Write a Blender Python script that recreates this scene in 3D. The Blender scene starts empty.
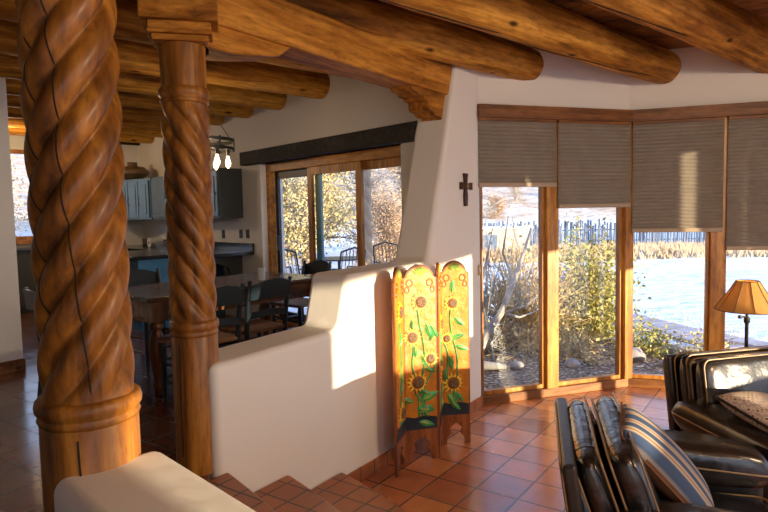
import bpy, bmesh, math, random
from mathutils import Vector, Matrix, noise
random.seed(7)
R = math.radians; PI = math.pi
COL = bpy.context.scene.collection
scn = bpy.context.scene

# ---------------------------------------------------------------- materials
def newmat(name):
    m = bpy.data.materials.new(name); m.use_nodes = True
    nt = m.node_tree; b = nt.nodes['Principled BSDF']
    return m, nt, b
def N(nt, t, **kw):
    n = nt.nodes.new(t)
    for k, v in kw.items():
        if k in n.inputs: n.inputs[k].default_value = v
        else: setattr(n, k, v)
    return n
def ramp(nt, fac, stops):
    r = nt.nodes.new('ShaderNodeValToRGB')
    while len(r.color_ramp.elements) < len(stops): r.color_ramp.elements.new(.5)
    for e, (p, c) in zip(r.color_ramp.elements, stops):
        e.position = p; e.color = (*c, 1)
    nt.links.new(fac, r.inputs[0]); return r.outputs[0]
def coords(nt, scale=(1,1,1), rot=(0,0,0), kind='Object', loc=(0,0,0)):
    tc = nt.nodes.new('ShaderNodeTexCoord'); mp = nt.nodes.new('ShaderNodeMapping')
    mp.inputs['Scale'].default_value = scale; mp.inputs['Rotation'].default_value = rot
    mp.inputs['Location'].default_value = loc
    nt.links.new(tc.outputs[kind], mp.inputs[0]); return mp.outputs[0]
def bump(nt, b, h, strength=.3, dist=.01):
    bp = N(nt, 'ShaderNodeBump'); bp.inputs['Strength'].default_value = strength
    bp.inputs['Distance'].default_value = dist
    nt.links.new(h, bp.inputs['Height']); nt.links.new(bp.outputs[0], b.inputs['Normal'])
def flat(name, col, rough=.6, metal=0, spec=.5, var=0, vs=6, bmp=0, emis=None, es=0, coat=0):
    m, nt, b = newmat(name)
    b.inputs['Roughness'].default_value = rough; b.inputs['Metallic'].default_value = metal
    b.inputs['Specular IOR Level'].default_value = spec
    b.inputs['Coat Weight'].default_value = coat
    n = N(nt, 'ShaderNodeTexNoise'); n.inputs['Scale'].default_value = vs; n.inputs['Detail'].default_value = 5
    nt.links.new(coords(nt), n.inputs['Vector'])
    v = max(var, .03)
    a = tuple(max(0, c*(1-v)) for c in col); c2 = tuple(min(1, c*(1+v)) for c in col)
    nt.links.new(ramp(nt, n.outputs[0], [(.3, a), (.7, c2)]), b.inputs['Base Color'])
    if bmp: bump(nt, b, n.outputs[0], bmp, .02)
    if emis:
        b.inputs['Emission Color'].default_value = (*emis, 1); b.inputs['Emission Strength'].default_value = es
    return m
def wood(name, dark, mid, light, axis='x', rough=.45, knots=True, grain=1.0, spec=.4, coat=0):
    m, nt, b = newmat(name)
    s = {'x': (.6, 9, 9), 'y': (9, .6, 9), 'z': (9, 9, .6)}[axis]
    s2 = {'x': (.5, 2, 2), 'y': (2, .5, 2), 'z': (2, 2, .5)}[axis]
    s3 = {'x': (2.0, 5, 5), 'y': (5, 2, 5), 'z': (5, 5, 2)}[axis]
    n1 = N(nt, 'ShaderNodeTexNoise'); n1.inputs['Scale'].default_value = 2.2*grain; n1.inputs['Detail'].default_value = 8
    n1.inputs['Distortion'].default_value = .6
    nt.links.new(coords(nt, s), n1.inputs['Vector'])
    n2 = N(nt, 'ShaderNodeTexNoise'); n2.inputs['Scale'].default_value = 2.0; n2.inputs['Detail'].default_value = 4
    nt.links.new(coords(nt, s2), n2.inputs['Vector'])
    ad = N(nt, 'ShaderNodeMath', operation='ADD'); mu = N(nt, 'ShaderNodeMath', operation='MULTIPLY'); mu.inputs[1].default_value = .5
    nt.links.new(n1.outputs[0], ad.inputs[0]); nt.links.new(n2.outputs[0], ad.inputs[1]); nt.links.new(ad.outputs[0], mu.inputs[0])
    c = ramp(nt, mu.outputs[0], [(.36, dark), (.5, mid), (.62, light)])
    n4 = N(nt, 'ShaderNodeTexNoise'); n4.inputs['Scale'].default_value = 9*grain; n4.inputs['Detail'].default_value = 9; n4.inputs['Roughness'].default_value = .7
    nt.links.new(coords(nt, tuple(q**.6 for q in s)), n4.inputs['Vector'])
    g4 = ramp(nt, n4.outputs[0], [(.32, (.42,.38,.36)), (.48, (.95,.95,.95)), (.66, (1.25,1.3,1.3))])
    m4 = N(nt, 'ShaderNodeMix', data_type='RGBA', blend_type='MULTIPLY'); m4.inputs[0].default_value = .8
    nt.links.new(c, m4.inputs[6]); nt.links.new(g4, m4.inputs[7]); c = m4.outputs[2]
    if knots:
        vo = N(nt, 'ShaderNodeTexVoronoi'); vo.inputs['Scale'].default_value = 1.1; vo.inputs['Randomness'].default_value = 1
        nt.links.new(coords(nt, s3), vo.inputs['Vector'])
        k = ramp(nt, vo.outputs['Distance'], [(.06, (.12, .1, .1)), (.15, (1, 1, 1))])
        mx = N(nt, 'ShaderNodeMix', data_type='RGBA', blend_type='MULTIPLY'); mx.inputs[0].default_value = 1
        nt.links.new(c, mx.inputs[6]); nt.links.new(k, mx.inputs[7]); c = mx.outputs[2]
    nt.links.new(c, b.inputs['Base Color'])
    b.inputs['Roughness'].default_value = rough; b.inputs['Specular IOR Level'].default_value = spec
    b.inputs['Coat Weight'].default_value = coat; b.inputs['Coat Roughness'].default_value = .2
    bump(nt, b, n1.outputs[0], .25, .008)
    return m
M = {}
M['viga'] = wood('viga', (.10,.034,.006), (.38,.155,.018), (.68,.34,.055), 'x', .6, spec=.15)
M['beam'] = wood('beam', (.14,.046,.008), (.40,.155,.022), (.60,.27,.045), 'x', .6, spec=.15)
M['column'] = wood('column', (.07,.023,.004), (.27,.10,.014), (.47,.20,.03), 'z', .42, knots=False, spec=.35, coat=.08)
M['plank'] = wood('plank', (.10,.035,.008), (.26,.10,.02), (.42,.18,.035), 'x', .55, grain=1.4)
M['frame'] = wood('frame', (.24,.085,.014), (.44,.18,.03), (.62,.30,.06), 'z', .35, knots=False)
M['header'] = wood('header', (.10,.035,.012), (.22,.085,.025), (.34,.14,.045), 'x', .5)
M['lintel'] = wood('lintel', (.006,.005,.005), (.016,.013,.012), (.04,.032,.028), 'x', .7)
M['table'] = wood('table', (.07,.025,.008), (.16,.06,.02), (.30,.13,.045), 'x', .35)
M['tabletop'] = wood('tabletop', (.03,.014,.008), (.07,.03,.015), (.12,.05,.025), 'x', .22)
M['tableleg'] = wood('tableleg', (.07,.025,.008), (.2,.08,.025), (.34,.15,.05), 'z', .35)
M['crack'] = flat('crack', (.012,.006,.003), .9)
M['chair'] = flat('chair_paint', (.010,.018,.026), .28, spec=.6)
M['rush'] = wood('rush', (.12,.05,.02), (.25,.12,.05), (.36,.18,.08), 'x', .6, knots=False)
M['screenwood'] = wood('screenwood', (.12,.035,.012), (.26,.085,.03), (.38,.13,.045), 'z', .45, knots=False)
def plaster(name, col):
    m, nt, b = newmat(name)
    n = N(nt, 'ShaderNodeTexNoise'); n.inputs['Scale'].default_value = 1.3; n.inputs['Detail'].default_value = 6
    nt.links.new(coords(nt), n.inputs['Vector'])
    nt.links.new(ramp(nt, n.outputs[0], [(.3, tuple(c*.95 for c in col)), (.7, col)]), b.inputs['Base Color'])
    n2 = N(nt, 'ShaderNodeTexNoise'); n2.inputs['Scale'].default_value = 9; n2.inputs['Detail'].default_value = 4
    nt.links.new(coords(nt), n2.inputs['Vector']); bump(nt, b, n2.outputs[0], .12, .02)
    b.inputs['Roughness'].default_value = .75; b.inputs['Specular IOR Level'].default_value = .25
    return m
M['plaster'] = plaster('plaster', (.82,.79,.75))
def tile(name, rot, c1, c2, mortar, rough, size=.295):
    m, nt, b = newmat(name)
    co = coords(nt, (1,1,1), (0,0,rot))
    br = N(nt, 'ShaderNodeTexBrick'); br.offset = 0; br.squash = 1
    br.inputs['Scale'].default_value = 1; br.inputs['Brick Width'].default_value = size; br.inputs['Row Height'].default_value = size
    br.inputs['Mortar Size'].default_value = .007; br.inputs['Mortar Smooth'].default_value = .3
    br.inputs['Color1'].default_value = (*c1,1); br.inputs['Color2'].default_value = (*c2,1); br.inputs['Mortar'].default_value = (*mortar,1)
    nt.links.new(co, br.inputs['Vector'])
    n = N(nt, 'ShaderNodeTexNoise'); n.inputs['Scale'].default_value = 5; n.inputs['Detail'].default_value = 7
    nt.links.new(co, n.inputs['Vector'])
    k = ramp(nt, n.outputs[0], [(.25, (.75,.72,.72)), (.75, (1.2,1.15,1.1))])
    mx = N(nt, 'ShaderNodeMix', data_type='RGBA', blend_type='MULTIPLY'); mx.inputs[0].default_value = 1
    nt.links.new(br.outputs[0], mx.inputs[6]); nt.links.new(k, mx.inputs[7]); nt.links.new(mx.outputs[2], b.inputs['Base Color'])
    rr = ramp(nt, n.outputs[0], [(.3, (rough*.8,)*3), (.8, (rough*1.5,)*3)]); nt.links.new(rr, b.inputs['Roughness'])
    b.inputs['Specular IOR Level'].default_value = .55
    inv = N(nt, 'ShaderNodeMath', operation='SUBTRACT'); inv.inputs[0].default_value = 1; nt.links.new(br.outputs['Fac'], inv.inputs[1])
    ad = N(nt, 'ShaderNodeMath', operation='MULTIPLY_ADD'); ad.inputs[1].default_value = .18
    nt.links.new(n.outputs[0], ad.inputs[0]); nt.links.new(inv.outputs[0], ad.inputs[2])
    bump(nt, b, ad.outputs[0], .45, .008)
    return m
SROT = -math.atan2(.818, .575)
M['tile'] = tile('saltillo', SROT, (.62,.25,.09), (.38,.125,.055), (.08,.06,.05), .21)
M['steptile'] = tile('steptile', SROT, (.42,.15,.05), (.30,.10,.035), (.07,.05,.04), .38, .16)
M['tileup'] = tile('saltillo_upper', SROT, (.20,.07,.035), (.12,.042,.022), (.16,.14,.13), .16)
M['leather'] = flat('leather', (.013,.011,.011), .25, spec=.75, var=.3, vs=14, bmp=.25)
M['leatherbase'] = flat('leather_panel', (.022,.018,.016), .4, spec=.5, var=.2, vs=14, bmp=.1)
M['piping'] = flat('piping', (.24,.14,.05), .4)
M['brownvelvet'] = flat('brown_velvet', (.14,.055,.02), .8, var=.25, vs=20, bmp=.2)
M['black'] = flat('black_iron', (.012,.011,.01), .45)
M['darkstone'] = flat('dark_stone', (.012,.013,.016), .15, spec=.6)
M['bluecab'] = flat('blue_cabinet', (.10,.19,.28), .3, var=.15, spec=.6)
M['darkcab'] = flat('dark_cabinet', (.035,.04,.04), .4, var=.15)
M['cabin'] = flat('cabinet_base', (.05,.11,.17), .4, var=.15)
M['clay'] = flat('clay', (.16,.10,.045), .45, var=.4, vs=7)
M['white'] = flat('white_plastic', (.7,.7,.68), .4)
M['steel'] = flat('steel', (.35,.35,.36), .3, metal=.8)
M['brass'] = flat('brass', (.45,.28,.08), .3, metal=.9)
M['plate'] = flat('switch_plate', (.42,.26,.12), .4)
M['bulb'] = flat('bulb', (1,.8,.5), .3, emis=(1,.72,.35), es=5)
M['snow'] = flat('snow', (.86,.88,.92), .8, var=.04, vs=2, bmp=.5)
M['stone'] = flat('flagstone', (.42,.36,.36), .8, var=.3, vs=3)
M['bark'] = flat('bark', (.17,.12,.09), .9, var=.4, vs=9)
M['greybark'] = flat('grey_bark', (.42,.38,.34), .9, var=.35, vs=9)
M['drybranch'] = flat('dry_branch', (.60,.44,.22), .8, var=.35, vs=5)
M['leafg'] = flat('leaf_green', (.36,.34,.09), .8, var=.5, vs=3)
M['leafy'] = flat('leaf_yellow', (.55,.45,.20), .8, var=.35, vs=2)
M['leafr'] = flat('leaf_russet', (.50,.35,.22), .8, var=.35, vs=2)
M['leafd'] = flat('leaf_dark', (.10,.12,.09), .8, var=.4, vs=3)
M['drygrass'] = flat('dry_grass', (.42,.30,.18), .9, var=.25, vs=4)
M['picket'] = wood('picket', (.05,.08,.14), (.12,.16,.24), (.24,.27,.34), 'z', .9, knots=False)  # grey-brown wood given the blue of its shade
M['adobe'] = flat('adobe', (.5,.42,.36), .9, var=.1)
M['yellow'] = flat('painted_yellow', (.56,.20,.015), .42, var=.22, vs=16, bmp=.4)
M['petal'] = flat('petal', (.86,.58,.045), .45, var=.2, vs=30)
M['petalo'] = flat('petal_orange', (.38,.09,.01), .45, var=.2, vs=30)
M['seed'] = flat('seed', (.16,.10,.05), .7, var=.6, vs=90, bmp=.6)
M['green'] = flat('painted_green', (.045,.30,.09), .4, var=.5, vs=14)
M['lgreen'] = flat('painted_light_green', (.28,.42,.08), .4, var=.3, vs=14)
M['navy'] = flat('painted_navy', (.015,.03,.05), .4, var=.4, vs=10)
def glassmat():
    m = bpy.data.materials.new('pane'); m.use_nodes = True; nt = m.node_tree; nt.nodes.clear()
    o = nt.nodes.new('ShaderNodeOutputMaterial'); t = nt.nodes.new('ShaderNodeBsdfTransparent'); g = nt.nodes.new('ShaderNodeBsdfGlossy')
    g.inputs['Roughness'].default_value = .01; fr = nt.nodes.new('ShaderNodeFresnel'); fr.inputs[0].default_value = 1.45
    gg = nt.nodes.new('ShaderNodeNewGeometry'); mr = nt.nodes.new('ShaderNodeMapRange'); mr.inputs[3].default_value = 1.45; mr.inputs[4].default_value = 1/1.45
    nt.links.new(gg.outputs['Backfacing'], mr.inputs[0]); nt.links.new(mr.outputs[0], fr.inputs[0])
    t.inputs[0].default_value = (.97,.98,.98,1)
    mx = nt.nodes.new('ShaderNodeMixShader'); nt.links.new(fr.outputs[0], mx.inputs[0]); nt.links.new(t.outputs[0], mx.inputs[1]); nt.links.new(g.outputs[0], mx.inputs[2])
    nt.links.new(mx.outputs[0], o.inputs[0]); return m
M['glass'] = glassmat()
def transl(name, col, tcol, f, stripes=None):
    m = bpy.data.materials.new(name); m.use_nodes = True; nt = m.node_tree; nt.nodes.clear()
    o = nt.nodes.new('ShaderNodeOutputMaterial'); d = nt.nodes.new('ShaderNodeBsdfDiffuse'); t = nt.nodes.new('ShaderNodeBsdfTranslucent')
    n = N(nt, 'ShaderNodeTexNoise'); n.inputs['Scale'].default_value = 9; nt.links.new(coords(nt), n.inputs['Vector'])
    nt.links.new(ramp(nt, n.outputs[0], [(.3, tuple(c*.85 for c in col)), (.7, col)]), d.inputs[0]); t.inputs[0].default_value = (*tcol,1)
    mx = nt.nodes.new('ShaderNodeMixShader'); mx.inputs[0].default_value = f
    nt.links.new(d.outputs[0], mx.inputs[1]); nt.links.new(t.outputs[0], mx.inputs[2]); nt.links.new(mx.outputs[0], o.inputs[0]); return m
M['shade'] = transl('pleated_cloth', (.37,.32,.26), (.38,.36,.34), .3)
M['lampshade'] = transl('hide_shade', (.58,.34,.12), (.62,.38,.14), .35)
def striped(name, c1, c2, c3, axis, scale):
    m, nt, b = newmat(name)
    w = N(nt, 'ShaderNodeTexWave'); w.wave_type = 'BANDS'; w.bands_direction = axis
    w.inputs['Scale'].default_value = scale; w.inputs['Distortion'].default_value = .6
    nt.links.new(coords(nt), w.inputs['Vector'])
    nt.links.new(ramp(nt, w.outputs[0], [(.15, c1), (.4, c2), (.55, c3), (.8, c2), (.95, c1)]), b.inputs['Base Color'])
    b.inputs['Roughness'].default_value = .8; return m
M['stripes'] = striped('striped_cloth', (.02,.045,.11), (.42,.34,.25), (.16,.06,.025), 'X', 1.5)
def patterned(name):
    m, nt, b = newmat(name)
    ch = N(nt, 'ShaderNodeTexVoronoi'); ch.inputs['Scale'].default_value = 34; ch.inputs['Randomness'].default_value = .1
    nt.links.new(coords(nt), ch.inputs['Vector'])
    nt.links.new(ramp(nt, ch.outputs['Distance'], [(.2, (.10,.06,.05)), (.35, (.5,.40,.30)), (.6, (.28,.22,.2))]), b.inputs['Base Color'])
    b.inputs['Roughness'].default_value = .8; return m
M['weave'] = patterned('woven_cloth')
def terrainmat():
    m, nt, b = newmat('terrain')
    geo = nt.nodes.new('ShaderNodeNewGeometry'); sep = nt.nodes.new('ShaderNodeSeparateXYZ'); nt.links.new(geo.outputs['Position'], sep.inputs[0])
    def math_(op, a, b_, c=None):
        n = N(nt, 'ShaderNodeMath', operation=op)
        for i, x in enumerate((a, b_, c)):
            if x is None: continue
            if isinstance(x, (int, float)): n.inputs[i].default_value = x
            else: nt.links.new(x, n.inputs[i])
        return n.outputs[0]
    X, Y, Z = sep.outputs
    nn = N(nt, 'ShaderNodeTexNoise'); nn.inputs['Scale'].default_value = .8; nn.inputs['Detail'].default_value = 8; nn.inputs['Roughness'].default_value = .65
    nt.links.new(geo.outputs['Position'], nn.inputs['Vector'])
    nf = N(nt, 'ShaderNodeTexNoise'); nf.inputs['Scale'].default_value = 22; nf.inputs['Detail'].default_value = 6
    nt.links.new(geo.outputs['Position'], nf.inputs['Vector'])
    mulch = ramp(nt, nf.outputs[0], [(.35, (.05,.032,.022)), (.5, (.22,.14,.085)), (.62, (.45,.36,.27)), (.7, (.75,.76,.8))])
    snow = ramp(nt, nn.outputs[0], [(.3, (.74,.78,.86)), (.7, (.86,.87,.89))])
    dry = ramp(nt, nn.outputs[0], [(.32, (.38,.25,.16)), (.5, (.62,.50,.38)), (.6, (.72,.62,.52)), (.68, (.85,.84,.84))])
    # bed of mulch beside the bay: distance to (2.7,6.2)
    dx = math_('SUBTRACT', X, 2.3); dy = math_('SUBTRACT', Y, 6.4)
    d = math_('SQRT', math_('ADD', math_('MULTIPLY', dx, dx), math_('MULTIPLY', math_('MULTIPLY', dy, dy), 1.2)), 0)
    d = math_('ADD', d, math_('MULTIPLY', math_('SUBTRACT', nn.outputs[0], .5), 1.6))
    f1 = N(nt, 'ShaderNodeMapRange'); nt.links.new(d, f1.inputs[0]); f1.inputs[1].default_value = 2.3; f1.inputs[2].default_value = 2.6
    mx = N(nt, 'ShaderNodeMix', data_type='RGBA'); nt.links.new(f1.outputs[0], mx.inputs[0]); nt.links.new(mulch, mx.inputs[6]); nt.links.new(snow, mx.inputs[7])
    f2 = N(nt, 'ShaderNodeMapRange'); nt.links.new(math_('ADD', Z, math_('MULTIPLY', nn.outputs[0], 1.2)), f2.inputs[0]); f2.inputs[1].default_value = 1.3; f2.inputs[2].default_value = 2.0
    m2 = N(nt, 'ShaderNodeMix', data_type='RGBA'); nt.links.new(f2.outputs[0], m2.inputs[0]); nt.links.new(mx.outputs[2], m2.inputs[6]); nt.links.new(dry, m2.inputs[7])
    nt.links.new(m2.outputs[2], b.inputs['Base Color']); b.inputs['Roughness'].default_value = .9; b.inputs['Specular IOR Level'].default_value = .2
    ns = N(nt, 'ShaderNodeTexNoise'); ns.inputs['Scale'].default_value = 1.6; ns.inputs['Detail'].default_value = 4; ns.inputs['Distortion'].default_value = 1.2
    mpn = nt.nodes.new('ShaderNodeMapping'); mpn.inputs['Scale'].default_value = (.55,1.5,1); nt.links.new(geo.outputs['Position'], mpn.inputs[0]); nt.links.new(mpn.outputs[0], ns.inputs['Vector'])
    hh = math_('ADD', math_('MULTIPLY', nf.outputs[0], .12), math_('MULTIPLY', math_('POWER', ns.outputs[0], 2.0), 2.2))
    bump(nt, b, hh, .8, .16)
    return m
M['terrain'] = terrainmat()

# ---------------------------------------------------------------- mesh helpers
def B(): return bmesh.new()
def link(name, bm, mat, parent=None, smooth=True, bevel=0, seg=3, loc=None, rotz=None, sub=0, angle=40):
    bmesh.ops.recalc_face_normals(bm, faces=bm.faces)
    me = bpy.data.meshes.new(name); bm.to_mesh(me); bm.free()
    if mat: me.materials.append(mat if not isinstance(mat, str) else M[mat])
    o = bpy.data.objects.new(name, me); COL.objects.link(o)
    if parent is not None: o.parent = parent
    if loc is not None: o.location = loc
    if rotz is not None: o.rotation_euler[2] = rotz
    if smooth:
        for p in me.polygons: p.use_smooth = True
        me.set_sharp_from_angle(angle=R(angle))
    if bevel:
        md = o.modifiers.new('bevel', 'BEVEL'); md.width = bevel; md.segments = seg; md.limit_method = 'ANGLE'; md.angle_limit = R(35)
        if smooth: me.set_sharp_from_angle(angle=R(179))
        md.harden_normals = bool(smooth)
    if sub:
        md = o.modifiers.new('sub', 'SUBSURF'); md.levels = sub; md.render_levels = sub
    return o
def tag(o, label, cat, group=None):
    o['label'] = label; o['category'] = cat
    if group: o['group'] = group
    return o
def struct(o): o['kind'] = 'structure'; return o
def thing(name, label, cat, loc=(0,0,0), rotz=0, group=None):
    o = bpy.data.objects.new(name, None); COL.objects.link(o); o.empty_display_size = .1
    o.location = loc; o.rotation_euler = (0,0,rotz); return tag(o, label, cat, group)
def dup(root, loc, rotz, label=None, scale=None):
    r = root.copy(); COL.objects.link(r); r.location = loc; r.rotation_euler = (0,0,rotz)
    if scale: r.scale = scale
    if label: r['label'] = label
    for ch in list(root.children):
        c = ch.copy(); COL.objects.link(c); c.parent = r
        for g in list(ch.children):
            d = g.copy(); COL.objects.link(d); d.parent = c
    return r
def box(bm, x0, x1, y0, y1, z0, z1, mat=None):
    vs = [bm.verts.new((x, y, z)) for x in (x0,x1) for y in (y0,y1) for z in (z0,z1)]
    for f in ((0,1,3,2),(4,6,7,5),(0,4,5,1),(2,3,7,6),(0,2,6,4),(1,5,7,3)): bm.faces.new([vs[i] for i in f])
    if mat is not None: bmesh.ops.transform(bm, matrix=mat, verts=vs)
    return vs
def prism(bm, pts, fn):
    """pts: list of 2-D outline; fn(p, side) -> 3-D point for side 0/1"""
    a = [bm.verts.new(fn(p, 0)) for p in pts]; b = [bm.verts.new(fn(p, 1)) for p in pts]
    bm.faces.new(a); bm.faces.new(b[::-1]); n = len(pts)
    for i in range(n): bm.faces.new((a[i], a[(i+1)%n], b[(i+1)%n], b[i]))
def ring(bm, c, d1, d2, r, seg): return [bm.verts.new(c + d1*(r*math.cos(2*PI*k/seg)) + d2*(r*math.sin(2*PI*k/seg))) for k in range(seg)]
def tube(bm, pts, r, seg=8, cap=True):
    pts = [Vector(p) for p in pts]; n = len(pts); rs = r if isinstance(r, (list, tuple)) else [r]*n
    prev = None; d1 = None
    for i, p in enumerate(pts):
        t = (pts[min(i+1,n-1)] - pts[max(i-1,0)]).normalized()
        if d1 is None:
            d1 = t.cross(Vector((0,0,1)) if abs(t.z) < .9 else Vector((1,0,0))).normalized()
        else:
            d1 = (d1 - t*d1.dot(t)).normalized()
        d2 = t.cross(d1)
        cur = ring(bm, p, d1, d2, rs[i], seg)
        if prev:
            for k in range(seg): bm.faces.new((prev[k], prev[(k+1)%seg], cur[(k+1)%seg], cur[k]))
        elif cap: bm.faces.new(cur[::-1])
        prev = cur
    if cap: bm.faces.new(prev)
def loop(bm, pts, r, seg=6):
    pts = [Vector(p) for p in pts]; n = len(pts); rings = []
    c = sum(pts, Vector())/n
    nrm = Vector()
    for i in range(n): nrm += (pts[i]-c).cross(pts[(i+1)%n]-c)
    nrm.normalize()
    for i in range(n):
        t = (pts[(i+1)%n]-pts[i-1]).normalized(); d1 = t.cross(nrm).normalized(); rings.append(ring(bm, pts[i], d1, nrm, r, seg))
    for i in range(n):
        a, b = rings[i], rings[(i+1)%n]
        for k in range(seg): bm.faces.new((a[k], a[(k+1)%seg], b[(k+1)%seg], b[k]))
def lathe(bm, prof, seg=24, c=(0,0,0)):
    prev = None
    for (r, z) in prof:
        cur = [bm.verts.new((c[0]+r*math.cos(2*PI*k/seg), c[1]+r*math.sin(2*PI*k/seg), c[2]+z)) for k in range(seg)]
        if prev:
            for k in range(seg): bm.faces.new((prev[k], prev[(k+1)%seg], cur[(k+1)%seg], cur[k]))
        else: bm.faces.new(cur[::-1])
        prev = cur
    bm.faces.new(prev)
def cushion(bm, sx, sy, sz, mat, n=14, p=3.2, puff=.35, wr=0, seed=0):
    """soft block: rounded outline with thickness swelling in the middle"""
    def shape(u, v, s):
        # square->superellipse-ish outline
        k = (1 - (abs(u)**8)*(abs(v)**8)*.06)
        x = u*sx/2*k; y = v*sy/2*k
        e = max(0, (1-abs(u)**p))*max(0, (1-abs(v)**p))
        t = sz/2*((1-puff) * (1 if s else 1) * min(1, e*6)**.5 + puff*e**.5)
        w = wr*noise.noise(Vector((x*9+seed, y*5, s*3.0)))*min(1, e*3)
        return Vector((x, y, (t + w)*s))
    grid = {}
    for s in (1, -1):
        for i in range(n+1):
            for j in range(n+1):
                if s == -1 and (i in (0,n) or j in (0,n)): grid[s,i,j] = grid[1,i,j]; continue
                u = -math.cos(PI*i/n); v = -math.cos(PI*j/n)
                q = shape(u, v, s); grid[s,i,j] = bm.verts.new(mat @ q)
        for i in range(n):
            for j in range(n):
                f = (grid[s,i,j], grid[s,i+1,j], grid[s,i+1,j+1], grid[s,i,j+1]); bm.faces.new(f if s == 1 else f[::-1])
def rrect(sx, sy, r, mat, n=5):
    out = []
    for cx, cy, a0 in ((sx/2-r, sy/2-r, 0), (-sx/2+r, sy/2-r, 90), (-sx/2+r, -sy/2+r, 180), (sx/2-r, -sy/2+r, 270)):
        for k in range(n+1):
            a = R(a0 + 90*k/n); out.append(mat @ Vector((cx+r*math.cos(a), cy+r*math.sin(a), 0)))
    return out
def T(x=0, y=0, z=0): return Matrix.Translation((x,y,z))
def RX(a): return Matrix.Rotation(R(a), 4, 'X')
def RY(a): return Matrix.Rotation(R(a), 4, 'Y')
def RZ(a): return Matrix.Rotation(R(a), 4, 'Z')

# ---------------------------------------------------------------- plan axes
P0 = Vector((.92, 5.65)); S = Vector((.575, .818)); TT = Vector((.818, -.575))     # the stepped wall: along, and into the living room
def sp(a, b, z=0): p = P0 + S*a + TT*b; return Vector((p.x, p.y, z))
VV = Vector((.743, .669)); WW = Vector((-.669, .743))                                # the logs and the dining wall
def dn(v, w, z=0): p = VV*v + WW*w; return Vector((p.x, p.y, z))
VANG = math.atan2(.669, .743); SANG = math.atan2(.818, .575)
UP = .5                                                                             # dining level above the living room floor

# ---------------------------------------------------------------- setting
def slab(name, pts, z0, z1, mat):
    bm = B(); prism(bm, pts, lambda p, s: (p[0], p[1], z1 if s else z0)); return struct(link(name, bm, mat, smooth=False))
A0 = Vector((.92,5.65)); A1 = Vector((2.52,6.17)); B1 = Vector((4.05,5.695)); C1 = Vector((5.0,4.35))
slab('floor', [(-6,-4), (5.2,-7), (5.2,4.4), (4.15,5.8), (2.52,6.27), (.6,5.9), (-6,-2)], -.12, 0, 'tile')
# dining floor: everything left of the stepped wall and of the parapet
PE = Vector((-.79, 2.03)); PD = Vector((.70, -.714)); PN = Vector((-.714, -.70))     # parapet end, its direction, its width
up = [sp(.1,-.1), sp(-3.16,-.1), sp(-3.22,.02), (PE.x-.05, PE.y), (PE+PD*3.2)[:], (-8,-4), tuple(dn(-3,11)[:2]), tuple(dn(4.3,10.9)[:2]), tuple(dn(4.3,3.9)[:2])]
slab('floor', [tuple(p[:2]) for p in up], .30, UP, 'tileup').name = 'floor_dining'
# stepped adobe wall
def wall_from_outline(name, pts, b0, b1, bev):
    bm = B(); prism(bm, pts, lambda p, s: sp(p[0], b1 if s else b0, p[1]))
    return struct(link(name, bm, 'plaster', bevel=bev, seg=5))
wall_from_outline('wall_spine', [(-3.16,0), (-3.16,1.08), (-2.12,1.10), (-2.02,1.45), (-.98,1.46), (-.66,2.45), (-.43,3.2), (-.42,3.6), (.0,3.6), (0,0)], -.34, 0, .045)
bm = B(); prism(bm, [(-2.95,0), (-.0,0), (-.0,.10), (-2.95,.10)], lambda p, s: sp(p[0], .002+.012*s, p[1])); struct(link('baseboard_spine', bm, 'steptile', smooth=False))
# parapet by the stair
bm = B()
prism(bm, [(0,0), (3.0,0), (3.0,1.07), (0,1.07)], lambda p, s: (PE.x+PD.x*p[0]+PN.x*.35*s, PE.y+PD.y*p[0]+PN.y*.35*s, p[1]))
struct(link('wall_parapet', bm, 'plaster', bevel=.05, seg=5))
# dining wall with the slider opening
def dbox(bm, v0, v1, w0, w1, z0, z1):
    prism(bm, [(v0,w0), (v1,w0), (v1,w1), (v0,w1)], lambda p, s: dn(p[0], p[1], z1 if s else z0))
bm = B(); dbox(bm, 3.9,4.22, 3.70,4.07, 0,3.6); dbox(bm, 3.9,4.22, 4.07,6.60, 2.50,3.6); dbox(bm, 3.9,4.22, 6.60,10.9, .3,3.6)
struct(link('wall_dining', bm, 'plaster', smooth=False))
# kitchen end wall with a window
bm = B(); dbox(bm, 2.45,3.95, 10.64,10.9, .3,3.6); dbox(bm, .4,2.45, 10.64,10.9, .3,1.56); dbox(bm, .4,2.45, 10.64,10.9, 2.95,3.6); dbox(bm, -4,.4, 10.64,10.9, .3,3.6)
struct(link('wall_kitchen', bm, 'plaster', smooth=False))
# short wall at the far left, running along S, ending at the corner seen beside the big column
bm = B(); E = Vector((-3.32,5.43)); n2 = Vector((-.818,.575))
prism(bm, [(0,0), (-3.2,0), (-3.2,.14), (0,.14)], lambda p, s: (E.x+S.x*p[0]+n2.x*p[1], E.y+S.y*p[0]+n2.y*p[1], 3.6 if s else .5)); struct(link('wall_left', bm, 'plaster', bevel=.02))
bm = B(); prism(bm, [(.004,-.014), (-3.2,-.014), (-3.2,-.001), (.004,-.001)], lambda p, s: (E.x+S.x*p[0]+n2.x*p[1], E.y+S.y*p[0]+n2.y*p[1], .60 if s else .5)); struct(link('baseboard_left', bm, 'header', smooth=False))
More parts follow.
